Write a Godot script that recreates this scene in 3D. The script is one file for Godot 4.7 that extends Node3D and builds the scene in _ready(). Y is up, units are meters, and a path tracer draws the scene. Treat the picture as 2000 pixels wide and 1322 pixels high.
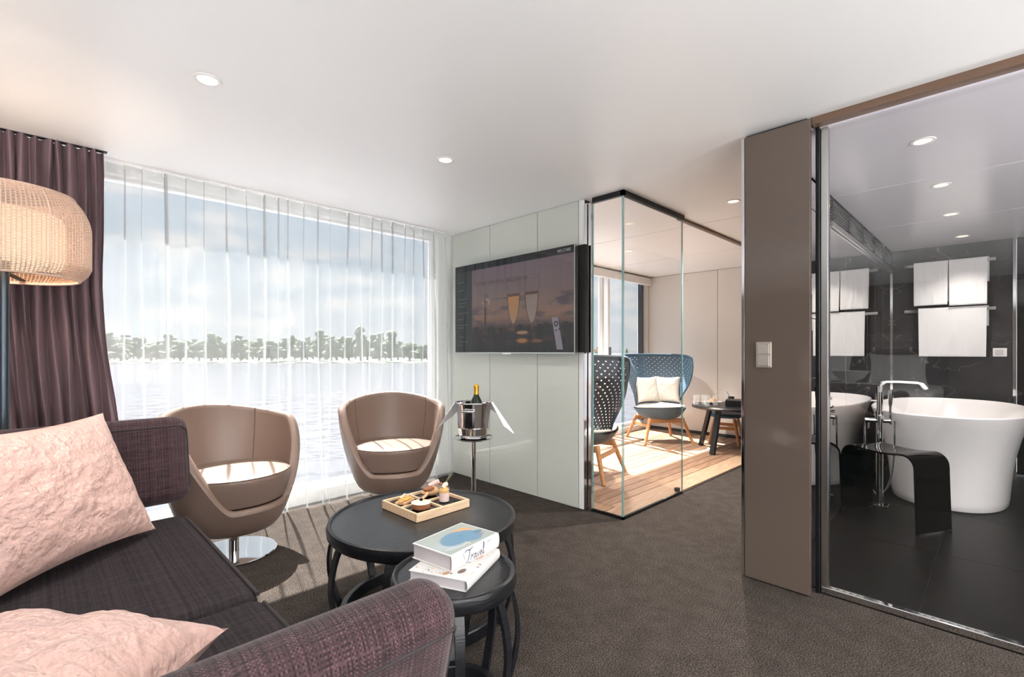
extends Node3D
# A river-cruise suite: lounge with a full-height window, a glazed deck room and a bathroom behind glass.
# Axes: -z looks out of the window, +x runs along the window wall to the right. Metres.

# ------------------------------------------------------------------ mesh builder
class MB:
	var v := PackedVector3Array()
	var n := PackedVector3Array()
	var t := PackedVector2Array()
	var i := PackedInt32Array()
	var xf := Transform3D()
	func vert(p: Vector3, nn: Vector3, uv := Vector2.ZERO) -> int:
		v.append(xf * p)
		n.append((xf.basis * nn).normalized())
		t.append(uv)
		return v.size() - 1
	func tri(a: int, b: int, c: int) -> void:
		var g := (v[b] - v[a]).cross(v[c] - v[a])
		if g.length_squared() < 1e-20:
			return
		if g.dot(n[a] + n[b] + n[c]) > 0.0:
			i.append_array(PackedInt32Array([a, c, b]))
		else:
			i.append_array(PackedInt32Array([a, b, c]))
	func quad(a: int, b: int, c: int, d: int) -> void:
		tri(a, b, c)
		tri(a, c, d)
	func face(a: Vector3, b: Vector3, c: Vector3, d: Vector3, nn: Vector3) -> void:
		quad(vert(a, nn, Vector2(0, 1)), vert(b, nn, Vector2(1, 1)), vert(c, nn, Vector2(1, 0)), vert(d, nn, Vector2(0, 0)))
	func box(lo: Vector3, hi: Vector3) -> MB:
		for k in 3:
			for s in [0, 1]:
				var nn := Vector3.ZERO
				nn[k] = 1.0 if s else -1.0
				var a := (k + 1) % 3
				var b := (k + 2) % 3
				var q: Array[Vector3] = []
				for e in [[0, 0], [1, 0], [1, 1], [0, 1]]:
					var p := Vector3.ZERO
					p[k] = hi[k] if s else lo[k]
					p[a] = hi[a] if e[0] else lo[a]
					p[b] = hi[b] if e[1] else lo[b]
					q.append(p)
				face(q[0], q[1], q[2], q[3], nn)
		return self
	# rounded box, r the edge radius, s bevel steps
	func rbox(lo: Vector3, hi: Vector3, r: float, s := 2) -> MB:
		var c := (lo + hi) / 2.0
		var h := (hi - lo) / 2.0
		r = minf(r, minf(h.x, minf(h.y, h.z)) * 0.999)
		var inner := h - Vector3(r, r, r)
		for k in 3:
			var a := (k + 1) % 3
			var b := (k + 2) % 3
			var la := steps(h[a], r, s)
			var lb := steps(h[b], r, s)
			for sg in [-1.0, 1.0]:
				var first := v.size()
				for x in la:
					for y in lb:
						var q := Vector3.ZERO
						q[k] = sg * h[k]
						q[a] = x
						q[b] = y
						var m := q.clamp(-inner, inner)
						var d := (q - m).normalized()
						vert(c + m + d * r, d, Vector2(x / (2 * h[a]) + 0.5, y / (2 * h[b]) + 0.5))
				for p in la.size() - 1:
					for w in lb.size() - 1:
						var o := first + p * lb.size() + w
						quad(o, o + lb.size(), o + lb.size() + 1, o + 1)
		return self
	func steps(h: float, r: float, s: int) -> Array[float]:
		var l: Array[float] = []
		for k in s + 1:
			l.append(-h + r - r * tan(PI / 4 * (1.0 - float(k) / s)))
		for k in range(s, -1, -1):
			l.append(-l[k])
		return l
	# grid of points with smooth normals; wrap joins the first and last column
	func grid(f: Callable, nu: int, nv: int, wrap := false, uvs := Vector2.ONE) -> MB:
		var p := []
		for a in nu + 1:
			var col: Array[Vector3] = []
			for b in nv + 1:
				col.append(f.call(float(a) / nu, float(b) / nv))
			p.append(col)
		var first := v.size()
		for a in nu + 1:
			for b in nv + 1:
				var a0 := a - 1
				var a1 := a + 1
				if wrap:
					a0 = nu - 1 if a == 0 else a - 1
					a1 = 1 if a == nu else a + 1
				else:
					a0 = maxi(a0, 0)
					a1 = mini(a1, nu)
				var b0 := maxi(b - 1, 0)
				var b1 := mini(b + 1, nv)
				var du: Vector3 = p[a1][b] - p[a0][b]
				var dv: Vector3 = p[a][b1] - p[a][b0]
				var nn := du.cross(dv)
				if nn.length() < 1e-12:
					var bb := 1 if b == 0 else (nv - 1 if b == nv else b)
					du = p[a1][bb] - p[a0][bb]
					nn = du.cross(dv)
				vert(p[a][b], nn.normalized() if nn.length() > 1e-14 else Vector3.UP, Vector2(float(a) / nu, float(b) / nv) * uvs)
		for a in nu:
			for b in nv:
				var o := first + a * (nv + 1) + b
				quad(o, o + nv + 1, o + nv + 2, o + 1)
		return self
	# surface of revolution about y; corners sharper than 35 degrees stay sharp
	func lathe(pts: Array, seg := 32) -> MB:
		var runs := []
		var run := [pts[0]]
		for k in range(1, pts.size()):
			run.append(pts[k])
			if k < pts.size() - 1:
				var a: Vector2 = (pts[k] - pts[k - 1]).normalized()
				var b: Vector2 = (pts[k + 1] - pts[k]).normalized()
				if absf(a.angle_to(b)) > 0.6:
					runs.append(run)
					run = [pts[k]]
		runs.append(run)
		for rr in runs:
			var m: int = rr.size()
			var first := v.size()
			for a in seg + 1:
				var th := TAU * a / seg
				for k in m:
					var d: Vector2 = (rr[mini(k + 1, m - 1)] - rr[maxi(k - 1, 0)]).normalized()
					var q: Vector2 = rr[k]
					vert(Vector3(q.x * cos(th), q.y, q.x * sin(th)), Vector3(d.y * cos(th), -d.x, d.y * sin(th)), Vector2(float(a) / seg, float(k) / m))
			for a in seg:
				for k in m - 1:
					var o := first + a * m + k
					quad(o, o + m, o + m + 1, o + 1)
		return self
	func disc(c: Vector3, nn: Vector3, r: float, seg := 24) -> MB:
		var ax := nn.cross(Vector3(0.3, 0.9, 0.2)).normalized()
		var bx := nn.cross(ax).normalized()
		var o := vert(c, nn, Vector2(0.5, 0.5))
		for a in seg + 1:
			var th := TAU * a / seg
			vert(c + (ax * cos(th) + bx * sin(th)) * r, nn, Vector2(0.5 + 0.5 * cos(th), 0.5 + 0.5 * sin(th)))
		for a in seg:
			tri(o, o + 1 + a, o + 2 + a)
		return self
	# sweep of a closed section (list of Vector2) along a path; section x along `side`, y along the other normal
	func sweep(path: Array, sec: Array, smooth := true, closed := false, side := Vector3.ZERO, scales := []) -> MB:
		var m := path.size()
		var cols := []
		var up := side
		for k in m:
			var a: Vector3 = path[(k - 1 + m) % m] if closed else path[maxi(k - 1, 0)]
			var b: Vector3 = path[(k + 1) % m] if closed else path[mini(k + 1, m - 1)]
			var d := (b - a).normalized()
			if up == Vector3.ZERO:
				up = d.cross(Vector3(0.13, 0.97, 0.21)).normalized()
			var sx := (up - d * up.dot(d)).normalized()
			if side == Vector3.ZERO:
				up = sx
			cols.append([path[k], sx, d.cross(sx).normalized(), d])
		var s := sec.size()
		var area := 0.0
		for j in s:
			area += sec[j].cross(sec[(j + 1) % s])
		var turn := 1.0 if area > 0 else -1.0
		var lim := m if closed else m - 1
		if smooth:
			var first := v.size()
			for k in m:
				var sc: float = scales[k] if scales.size() else 1.0
				for j in s:
					var tg: Vector2 = (sec[(j + 1) % s] - sec[(j - 1 + s) % s]).normalized() * turn
					vert(cols[k][0] + (cols[k][1] * sec[j].x + cols[k][2] * sec[j].y) * sc, cols[k][1] * tg.y - cols[k][2] * tg.x, Vector2(float(j) / s, float(k) / m))
			for k in lim:
				for j in s:
					var o := first + k * s
					var w := first + ((k + 1) % m) * s
					quad(o + j, w + j, w + (j + 1) % s, o + (j + 1) % s)
		else:
			for j in s:
				var p0: Vector2 = sec[j]
				var p1: Vector2 = sec[(j + 1) % s]
				var tg: Vector2 = (p1 - p0).normalized() * turn
				var first := v.size()
				for k in m:
					var sc: float = scales[k] if scales.size() else 1.0
					var nn: Vector3 = cols[k][1] * tg.y - cols[k][2] * tg.x
					vert(cols[k][0] + (cols[k][1] * p0.x + cols[k][2] * p0.y) * sc, nn, Vector2(0, float(k) / m))
					vert(cols[k][0] + (cols[k][1] * p1.x + cols[k][2] * p1.y) * sc, nn, Vector2(1, float(k) / m))
				for k in lim:
					var o := first + k * 2
					var w := first + ((k + 1) % m) * 2
					quad(o, w, w + 1, o + 1)
		if not closed:
			for e in [0, m - 1]:
				var sc: float = scales[e] if scales.size() else 1.0
				var nn: Vector3 = cols[e][3] * (-1.0 if e == 0 else 1.0)
				var o := vert(cols[e][0], nn)
				for j in s:
					vert(cols[e][0] + (cols[e][1] * sec[j].x + cols[e][2] * sec[j].y) * sc, nn)
				for j in s:
					tri(o, o + 1 + j, o + 1 + (j + 1) % s)
		return self
	func tube(path: Array, r: float, s := 8, closed := false, scales := []) -> MB:
		return sweep(path, ring(r, s), true, closed, Vector3.ZERO, scales)
	func bar(path: Array, w: float, h: float, side: Vector3, closed := false, scales := []) -> MB:
		return sweep(path, [Vector2(-w, -h) / 2, Vector2(w, -h) / 2, Vector2(w, h) / 2, Vector2(-w, h) / 2], false, closed, side, scales)
	static func ring(r: float, s: int) -> Array:
		var a := []
		for k in s:
			a.append(Vector2(cos(TAU * k / s), sin(TAU * k / s)) * r)
		return a
	# flat outline in the xy plane, extruded from z0 to z1
	func prism(poly: PackedVector2Array, z0: float, z1: float) -> MB:
		var id := Geometry2D.triangulate_polygon(poly)
		var lo := poly[0]
		var hi := poly[0]
		for p in poly:
			lo = lo.min(p)
			hi = hi.max(p)
		for e in [[z0, -1.0], [z1, 1.0]]:
			var first := v.size()
			for p in poly:
				vert(Vector3(p.x, p.y, e[0]), Vector3(0, 0, e[1]), Vector2((p.x - lo.x) / (hi.x - lo.x), (hi.y - p.y) / (hi.y - lo.y)))
			for k in range(0, id.size(), 3):
				tri(first + id[k], first + id[k + 1], first + id[k + 2])
		var area := 0.0
		for k in poly.size():
			area += poly[k].cross(poly[(k + 1) % poly.size()])
		for k in poly.size():
			var p := poly[k]
			var q := poly[(k + 1) % poly.size()]
			var d := (q - p).normalized() * (1.0 if area > 0 else -1.0)
			face(Vector3(p.x, p.y, z0), Vector3(q.x, q.y, z0), Vector3(q.x, q.y, z1), Vector3(p.x, p.y, z1), Vector3(d.y, -d.x, 0))
		return self
	func mesh() -> ArrayMesh:
		var a := []
		a.resize(Mesh.ARRAY_MAX)
		a[Mesh.ARRAY_VERTEX] = v
		a[Mesh.ARRAY_NORMAL] = n
		a[Mesh.ARRAY_TEX_UV] = t
		a[Mesh.ARRAY_INDEX] = i
		var m := ArrayMesh.new()
		m.add_surface_from_arrays(Mesh.PRIMITIVE_TRIANGLES, a)
		return m

# ------------------------------------------------------------------ nodes
var M := {}
var taken := {}
var rng := RandomNumberGenerator.new()

func mb() -> MB:
	return MB.new()

func numbered(called: String) -> String:
	if not taken.has(called):
		taken[called] = 0
		return called
	taken[called] += 1
	return "%s_%03d" % [called, taken[called]]

func part(par: Node3D, called: String, b: MB, mat: Material, label := "") -> MeshInstance3D:
	var o := MeshInstance3D.new()
	o.name = called
	o.mesh = b.mesh()
	o.material_override = mat
	par.add_child(o, true)
	if label:
		o.set_meta("label", label)
	return o

func share(par: Node3D, called: String, m: Mesh, mat: Material, at: Transform3D) -> MeshInstance3D:
	var o := MeshInstance3D.new()
	o.name = called
	o.mesh = m
	o.material_override = mat
	o.transform = at
	par.add_child(o, true)
	return o

func thing(called: String, label: String, category: String, at := Vector3.ZERO, turn := 0.0, group := "") -> Node3D:
	var o := Node3D.new()
	o.name = numbered(called)
	add_child(o)
	o.position = at
	o.rotation.y = turn
	o.set_meta("label", label)
	o.set_meta("category", category)
	if group:
		o.set_meta("group", group)
	return o

func tag(o: Node3D, label: String, category: String, group := "") -> void:
	o.set_meta("label", label)
	o.set_meta("category", category)
	if group:
		o.set_meta("group", group)

func structure(called: String, label: String) -> Node3D:
	var o := Node3D.new()
	o.name = numbered(called)
	add_child(o)
	o.set_meta("kind", "structure")
	o.set_meta("label", label)
	return o

func copy(src: Node3D, at: Vector3, turn: float, label := "") -> Node3D:
	var r: Node3D = src.duplicate()
	r.name = numbered(String(src.name).rstrip("0123456789").trim_suffix("_"))
	add_child(r)
	r.position = at
	r.rotation.y = turn
	if label:
		r.set_meta("label", label)
	return r

func V(x: float, y: float, z: float) -> Vector3:
	return Vector3(x, y, z)

# ------------------------------------------------------------------ materials
func C(r: float, g: float, b: float) -> Color:   # sRGB 0..255
	return Color(r / 255.0, g / 255.0, b / 255.0)

func mat(called: String, c: Color, rough := 0.6, metal := 0.0, spec := 0.5) -> StandardMaterial3D:
	var m := StandardMaterial3D.new()
	m.resource_name = called
	m.albedo_color = c
	m.roughness = rough
	m.metallic = metal
	m.metallic_specular = spec
	m.cull_mode = BaseMaterial3D.CULL_DISABLED
	M[called] = m
	return m

func noise(freq: float, oct := 3, sd := 1) -> FastNoiseLite:
	var f := FastNoiseLite.new()
	f.noise_type = FastNoiseLite.TYPE_SIMPLEX_SMOOTH
	f.frequency = freq
	f.fractal_octaves = oct
	f.seed = sd
	return f

func ntex(freq: float, oct: int, sd: int, cols: Array, size := 512) -> NoiseTexture2D:
	var t := NoiseTexture2D.new()
	t.width = size
	t.height = size
	t.seamless = true
	t.noise = noise(freq, oct, sd)
	if cols.size():
		var g := Gradient.new()
		var off := PackedFloat32Array()
		var cc := PackedColorArray()
		for k in cols.size():
			off.append(cols[k][0])
			cc.append(cols[k][1])
		g.offsets = off
		g.colors = cc
		t.color_ramp = g
	return t

func triplanar(m: StandardMaterial3D, sc: Vector3, world := false) -> void:
	m.uv1_triplanar = true
	m.uv1_world_triplanar = world
	m.uv1_scale = sc
	m.uv1_triplanar_sharpness = 4.0

func bump(m: StandardMaterial3D, t: Texture2D, scale: float) -> void:
	m.heightmap_enabled = true
	m.heightmap_texture = t
	m.heightmap_scale = scale

func tex(im: Image) -> ImageTexture:
	return ImageTexture.create_from_image(im)

func glass(called: String, c: Color, a: float) -> StandardMaterial3D:
	var m := mat(called, Color(c.r, c.g, c.b, a), 0.0)
	m.transparency = BaseMaterial3D.TRANSPARENCY_ALPHA
	return m

func emit(called: String, c: Color, e: float) -> StandardMaterial3D:
	var m := mat(called, c, 0.4)
	m.emission_enabled = true
	m.emission = c
	m.emission_energy_multiplier = e
	return m

func weave(n: int, warp: Color, weft: Color, dark: Color, sd: int) -> Image:
	# slubby linen: warp and weft threads of uneven tone
	rng.seed = sd
	var im := Image.create(n, n, false, Image.FORMAT_RGB8)
	var wa := []
	var we := []
	for k in n / 2:
		wa.append(rng.randf())
		we.append(rng.randf())
	var f := noise(0.05, 2, sd)
	for y in n:
		for x in n:
			var over := ((x / 2) + (y / 2)) % 2 == 0
			var k: float = wa[x / 2] if over else we[y / 2]
			k = clampf(k * 0.55 + rng.randf() * 0.35 + 0.2 * f.get_noise_2d(x * (0.3 if over else 2.0), y * (2.0 if over else 0.3)), 0, 1)
			im.set_pixel(x, y, dark.lerp(warp if over else weft, k))
	return im

func materials() -> void:
	# carpet
	var m := mat("carpet", Color.WHITE, 1.0, 0, 0.1)
	m.albedo_texture = ntex(0.30, 2, 3, [[0.15, C(36, 33, 31)], [0.5, C(69, 63, 59)], [0.85, C(110, 102, 97)]], 1024)
	triplanar(m, V(0.5, 0.5, 0.5), true)
	bump(m, m.albedo_texture, 0.9)
	m.detail_enabled = true
	m.detail_blend_mode = BaseMaterial3D.BLEND_MODE_MUL
	m.detail_uv_layer = BaseMaterial3D.DETAIL_UV_2
	m.detail_albedo = ntex(0.02, 4, 9, [[0.2, C(232, 231, 230)], [0.8, C(255, 255, 255)]])
	m.uv2_triplanar = true
	m.uv2_world_triplanar = true
	m.uv2_scale = V(0.9, 0.9, 0.9)
	# ceiling, walls
	mat("ceiling_paint", C(240, 240, 239), 0.38)
	mat("white_lacquer", C(234, 234, 232), 0.35)
	mat("plaster", C(232, 230, 226), 0.7)
	mat("taupe_wall", C(104, 94, 86), 0.6)
	mat("gloss_panel", C(198, 202, 194), 0.05)
	mat("gloss_taupe", C(92, 81, 73), 0.06)
	mat("far_panel", C(224, 219, 213), 0.12)
	mat("brown_trim", C(112, 88, 72), 0.3, 0.3)
	m = mat("bath_ceiling", C(214, 210, 218), 0.22)
	mat("black_gap", C(14, 14, 14), 0.7)
	mat("chrome", C(225, 225, 226), 0.06, 1.0)
	mat("satin_steel", C(190, 190, 188), 0.28, 1.0)
	mat("gun_metal", C(70, 78, 86), 0.35, 0.8)
	mat("black_metal", C(20, 21, 23), 0.4, 0.2)
	mat("mirror", C(232, 230, 228), 0.01, 1.0)
	mat("black_gloss", C(5, 5, 6), 0.06, 0, 0.3)
	m = mat("dark_glass", C(16, 17, 20), 0.02)
	glass("pane", C(40, 62, 58), 0.02)
	glass("tumbler_glass", C(235, 240, 240), 0.12)
	m = mat("glass_edge", Color(0.55, 0.72, 0.72, 0.62), 0.1)
	m.transparency = BaseMaterial3D.TRANSPARENCY_ALPHA
	# stone and tiles
	m = mat("black_stone", Color(0.8, 0.8, 0.8), 0.36, 0, 0.25)
	var st := Image.create(512, 512, false, Image.FORMAT_RGB8)
	var f1 := noise(0.006, 5, 11)
	var f2 := noise(0.004, 4, 17)
	for y in 512:
		for x in 512:
			var b := 0.5 + 0.5 * f1.get_noise_2d(x, y)
			var vein := 1.0 - smoothstep(0.0, 0.018, absf(f2.get_noise_2d(x + 40.0 * b, y * 1.5)))
			st.set_pixel(x, y, C(58, 57, 59).lerp(C(104, 102, 102), b * 0.7).lerp(C(176, 172, 168), vein * 0.9 * b))
	m.albedo_texture = tex(st)
	triplanar(m, V(0.7, 0.7, 0.7))
	m = mat("floor_tile", Color(0.7, 0.7, 0.7), 0.34, 0, 0.18)
	m.albedo_texture = ntex(0.012, 5, 8, [[0.0, C(28, 27, 27)], [1.0, C(42, 40, 39)]])
	triplanar(m, V(1.2, 1.2, 1.2))
	# woods
	m = mat("black_oak", Color.WHITE, 0.3)
	m.albedo_texture = ntex(0.03, 4, 21, [[0.2, C(14, 15, 18)], [0.6, C(24, 26, 30)], [0.9, C(36, 39, 44)]])
	triplanar(m, V(0.8, 7.0, 7.0))
	bump(m, ntex(0.05, 3, 22, []), 0.05)
	for w in [["teak", C(142, 110, 88), C(180, 146, 120)], ["teak_pale", C(158, 126, 102), C(194, 162, 136)], ["teak_dark", C(124, 94, 74), C(164, 130, 106)], ["oak_leg", C(168, 118, 74), C(206, 156, 104)], ["pale_wood", C(222, 188, 150), C(240, 212, 178)]]:
		m = mat(w[0], Color.WHITE, 0.5)
		m.albedo_texture = ntex(0.03, 4, 31, [[0.1, w[1]], [0.9, w[2]]], 256)
		triplanar(m, V(0.6, 9.0, 9.0))
	mat("caulk", C(30, 26, 24), 0.8)
	# cloths
	m = mat("sofa_cloth", Color.WHITE, 0.95, 0, 0.2)
	m.albedo_texture = tex(weave(256, C(112, 84, 88), C(80, 62, 66), C(30, 24, 26), 4))
	triplanar(m, V(3.0, 3.0, 3.0))
	bump(m, m.albedo_texture, 0.15)
	m.rim_enabled = true
	m.rim = 0.3
	m.rim_tint = 0.5
	m = mat("seat_cloth", Color.WHITE, 0.95, 0, 0.2)
	m.albedo_texture = tex(weave(256, C(78, 71, 73), C(66, 60, 62), C(34, 30, 32), 6))
	triplanar(m, V(4.0, 4.0, 4.0))
	bump(m, m.albedo_texture, 0.12)
	mat("piping", C(42, 36, 38), 0.8)
	m = mat("pink_satin", C(212, 175, 164), 0.34)
	bump(m, ntex(0.03, 4, 41, []), 0.7)
	triplanar(m, V(2.2, 2.2, 2.2))
	m.rim_enabled = true
	m.rim = 0.5
	m = mat("mauve_drape", C(122, 101, 107), 0.85, 0, 0.3)
	m.rim_enabled = true
	m.rim = 0.3
	m = mat("sheer", Color(0.90, 0.92, 0.925, 0.30), 0.9, 0, 0.2)
	m.transparency = BaseMaterial3D.TRANSPARENCY_ALPHA
	m.backlight_enabled = true
	m.backlight = Color(0.36, 0.36, 0.36)
	m = mat("linen_white", C(240, 239, 240), 0.95, 0, 0.2)
	bump(m, ntex(0.2, 2, 43, [], 256), 0.25)
	triplanar(m, V(6, 6, 6))
	m = mat("cream_cloth", C(212, 206, 198), 0.95, 0, 0.2)
	m = mat("leather", C(128, 108, 97), 0.36)
	bump(m, ntex(0.25, 2, 44, [], 256), 0.04)
	triplanar(m, V(5, 5, 5))
	mat("leather_seam", C(96, 78, 68), 0.6)
	m = mat("blue_weave", Color.WHITE, 0.6)
	m.albedo_texture = ntex(0.2, 2, 46, [[0.3, C(40, 62, 80)], [0.6, C(72, 104, 128)], [0.9, C(118, 152, 176)]], 256)
	triplanar(m, V(8, 8, 8))
	m = mat("shaded_weave", Color.WHITE, 0.6)
	m.albedo_texture = ntex(0.2, 2, 47, [[0.3, C(26, 32, 38)], [0.6, C(46, 58, 68)], [0.9, C(84, 102, 116)]], 256)  # the blue weave in darker tones, shade put into the near chair's colour
	triplanar(m, V(8, 8, 8))
	# rattan lamp
	m = mat("rattan", C(206, 178, 160), 0.7)
	m = mat("lamp_cloth", C(250, 238, 220), 0.9)
	m.backlight_enabled = true
	m.backlight = Color(1, 0.95, 0.86)
	emit("warm_bulb", Color(1.0, 0.80, 0.58), 2.2)
	emit("unseen_lamp_glow", Color(1.0, 0.95, 0.9), 2.0)  # glow of the lamps out of view
	emit("downlight_glow", Color(1.0, 0.86, 0.70), 1.6)
	# misc
	mat("porcelain", C(240, 237, 236), 0.16)
	mat("paper", C(206, 199, 203), 0.9)
	mat("white_cover", C(226, 224, 222), 0.35)
	mat("switch_silver", C(176, 168, 158), 0.35, 0.4)
	mat("white_plastic", C(232, 230, 228), 0.4)
	mat("toast", C(214, 170, 128), 0.8)
	mat("cream_food", C(246, 226, 204), 0.6)
	mat("custard", C(222, 176, 92), 0.5)
	mat("brown_food", C(140, 88, 58), 0.5)
	mat("pink_mousse", C(240, 210, 206), 0.5)
	mat("herb", C(84, 86, 62), 0.7)
	mat("gold_foil", C(214, 168, 70), 0.3, 0.8)
	mat("bottle_glass", C(24, 34, 24), 0.08)
	mat("bed_grey", C(150, 144, 146), 0.9)
	mat("orange_food", C(206, 132, 70), 0.6)
	# outside
	m = mat("river_water", C(96, 98, 108), 0.1)
	m.normal_enabled = true
	var nt := ntex(0.03, 4, 51, [])
	nt.as_normal_map = true
	nt.bump_strength = 6.0
	m.normal_texture = nt
	m.normal_scale = 0.6
	triplanar(m, V(0.02, 0.02, 0.02), true)
	m = mat("hazed_foliage", Color.WHITE, 0.95)
	m.albedo_texture = ntex(0.05, 3, 52, [[0.2, C(70, 84, 70)], [0.8, C(118, 132, 110)]], 256)  # greyed greens: distance haze is mixed into the leaf colour
	triplanar(m, V(0.1, 0.1, 0.1))
	m = mat("hazed_foliage_pale", Color.WHITE, 0.95)
	m.albedo_texture = ntex(0.05, 3, 53, [[0.2, C(88, 102, 86)], [0.8, C(136, 148, 124)]], 256)
	triplanar(m, V(0.1, 0.1, 0.1))
	mat("bark", C(92, 78, 64), 0.9)
	mat("river_bank", C(96, 106, 92), 0.95)

# ------------------------------------------------------------------ camera, sky, sun
const EXPOSURE := 1.5
const SUN := 7.5
const SKY := 0.61
const UNSEEN_GLOBE := 2.0
const FILL_UPLIGHT := 9.0
const FILL_UPLIGHT_SOFA := 1.8
const DOWN := 0.9
const DOWN_DECK := 5.5
const DOWN_BATH := 0.65
const CAM_Y := 1.08
const TURN := 44.75

func view_and_light() -> void:
	var cam := Camera3D.new()
	cam.name = "camera"
	add_child(cam)
	cam.position = V(0, CAM_Y, 0)
	cam.rotation_degrees.y = -TURN
	cam.projection = Camera3D.PROJECTION_FRUSTUM
	cam.near = 0.05
	cam.far = 4000.0
	var f := 941.5
	cam.size = 1322.0 / f * cam.near
	cam.frustum_offset = Vector2(0, (687.0 - 661.0) / f * cam.near)
	cam.current = true
	var e := Environment.new()
	e.background_mode = Environment.BG_SKY
	var sky := Sky.new()
	var sm := PanoramaSkyMaterial.new()
	var w := 1024
	var h := 512
	var im := Image.create(w, h, false, Image.FORMAT_RGBF)
	var n1 := noise(1.0, 5, 7)
	for y in h:
		var el := PI * (0.5 - (y + 0.5) / h)
		var up := maxf(sin(el), 0.0)
		var base := Color(0.86, 0.92, 0.96).lerp(Color(0.36, 0.60, 0.84), pow(up, 0.62))
		for x in w:
			var az := TAU * x / w
			var q := V(cos(az) * cos(el), sin(el) * 3.2, sin(az) * cos(el)) * 6.0
			var k := smoothstep(-0.1, 0.45, n1.get_noise_3dv(q))
			im.set_pixel(x, y, base.lerp(Color(1.08, 1.07, 1.06), k * 0.9) if el > 0 else Color(0.6, 0.64, 0.66))
	sm.panorama = tex(im)
	sky.sky_material = sm
	e.sky = sky
	e.background_energy_multiplier = SKY
	e.tonemap_mode = Environment.TONE_MAPPER_LINEAR
	e.tonemap_exposure = EXPOSURE
	e.sdfgi_enabled = true
	e.ssao_enabled = true
	e.ssil_enabled = true
	var we := WorldEnvironment.new()
	we.name = "surroundings"
	we.environment = e
	add_child(we)
	var sun := DirectionalLight3D.new()
	sun.name = "sun"
	add_child(sun)
	sun.look_at_from_position(Vector3.ZERO, V(-0.355, -2.07, 1.41), Vector3.RIGHT)
	sun.light_energy = SUN
	sun.light_color = Color(1.0, 0.985, 0.96)
	sun.light_angular_distance = 0.6
	sun.shadow_enabled = true

const H := 2.12      # ceiling of the lounge
const HB := 2.08     # ceiling of the bathroom
const ZW := -3.46    # inner face of the hull wall

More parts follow.
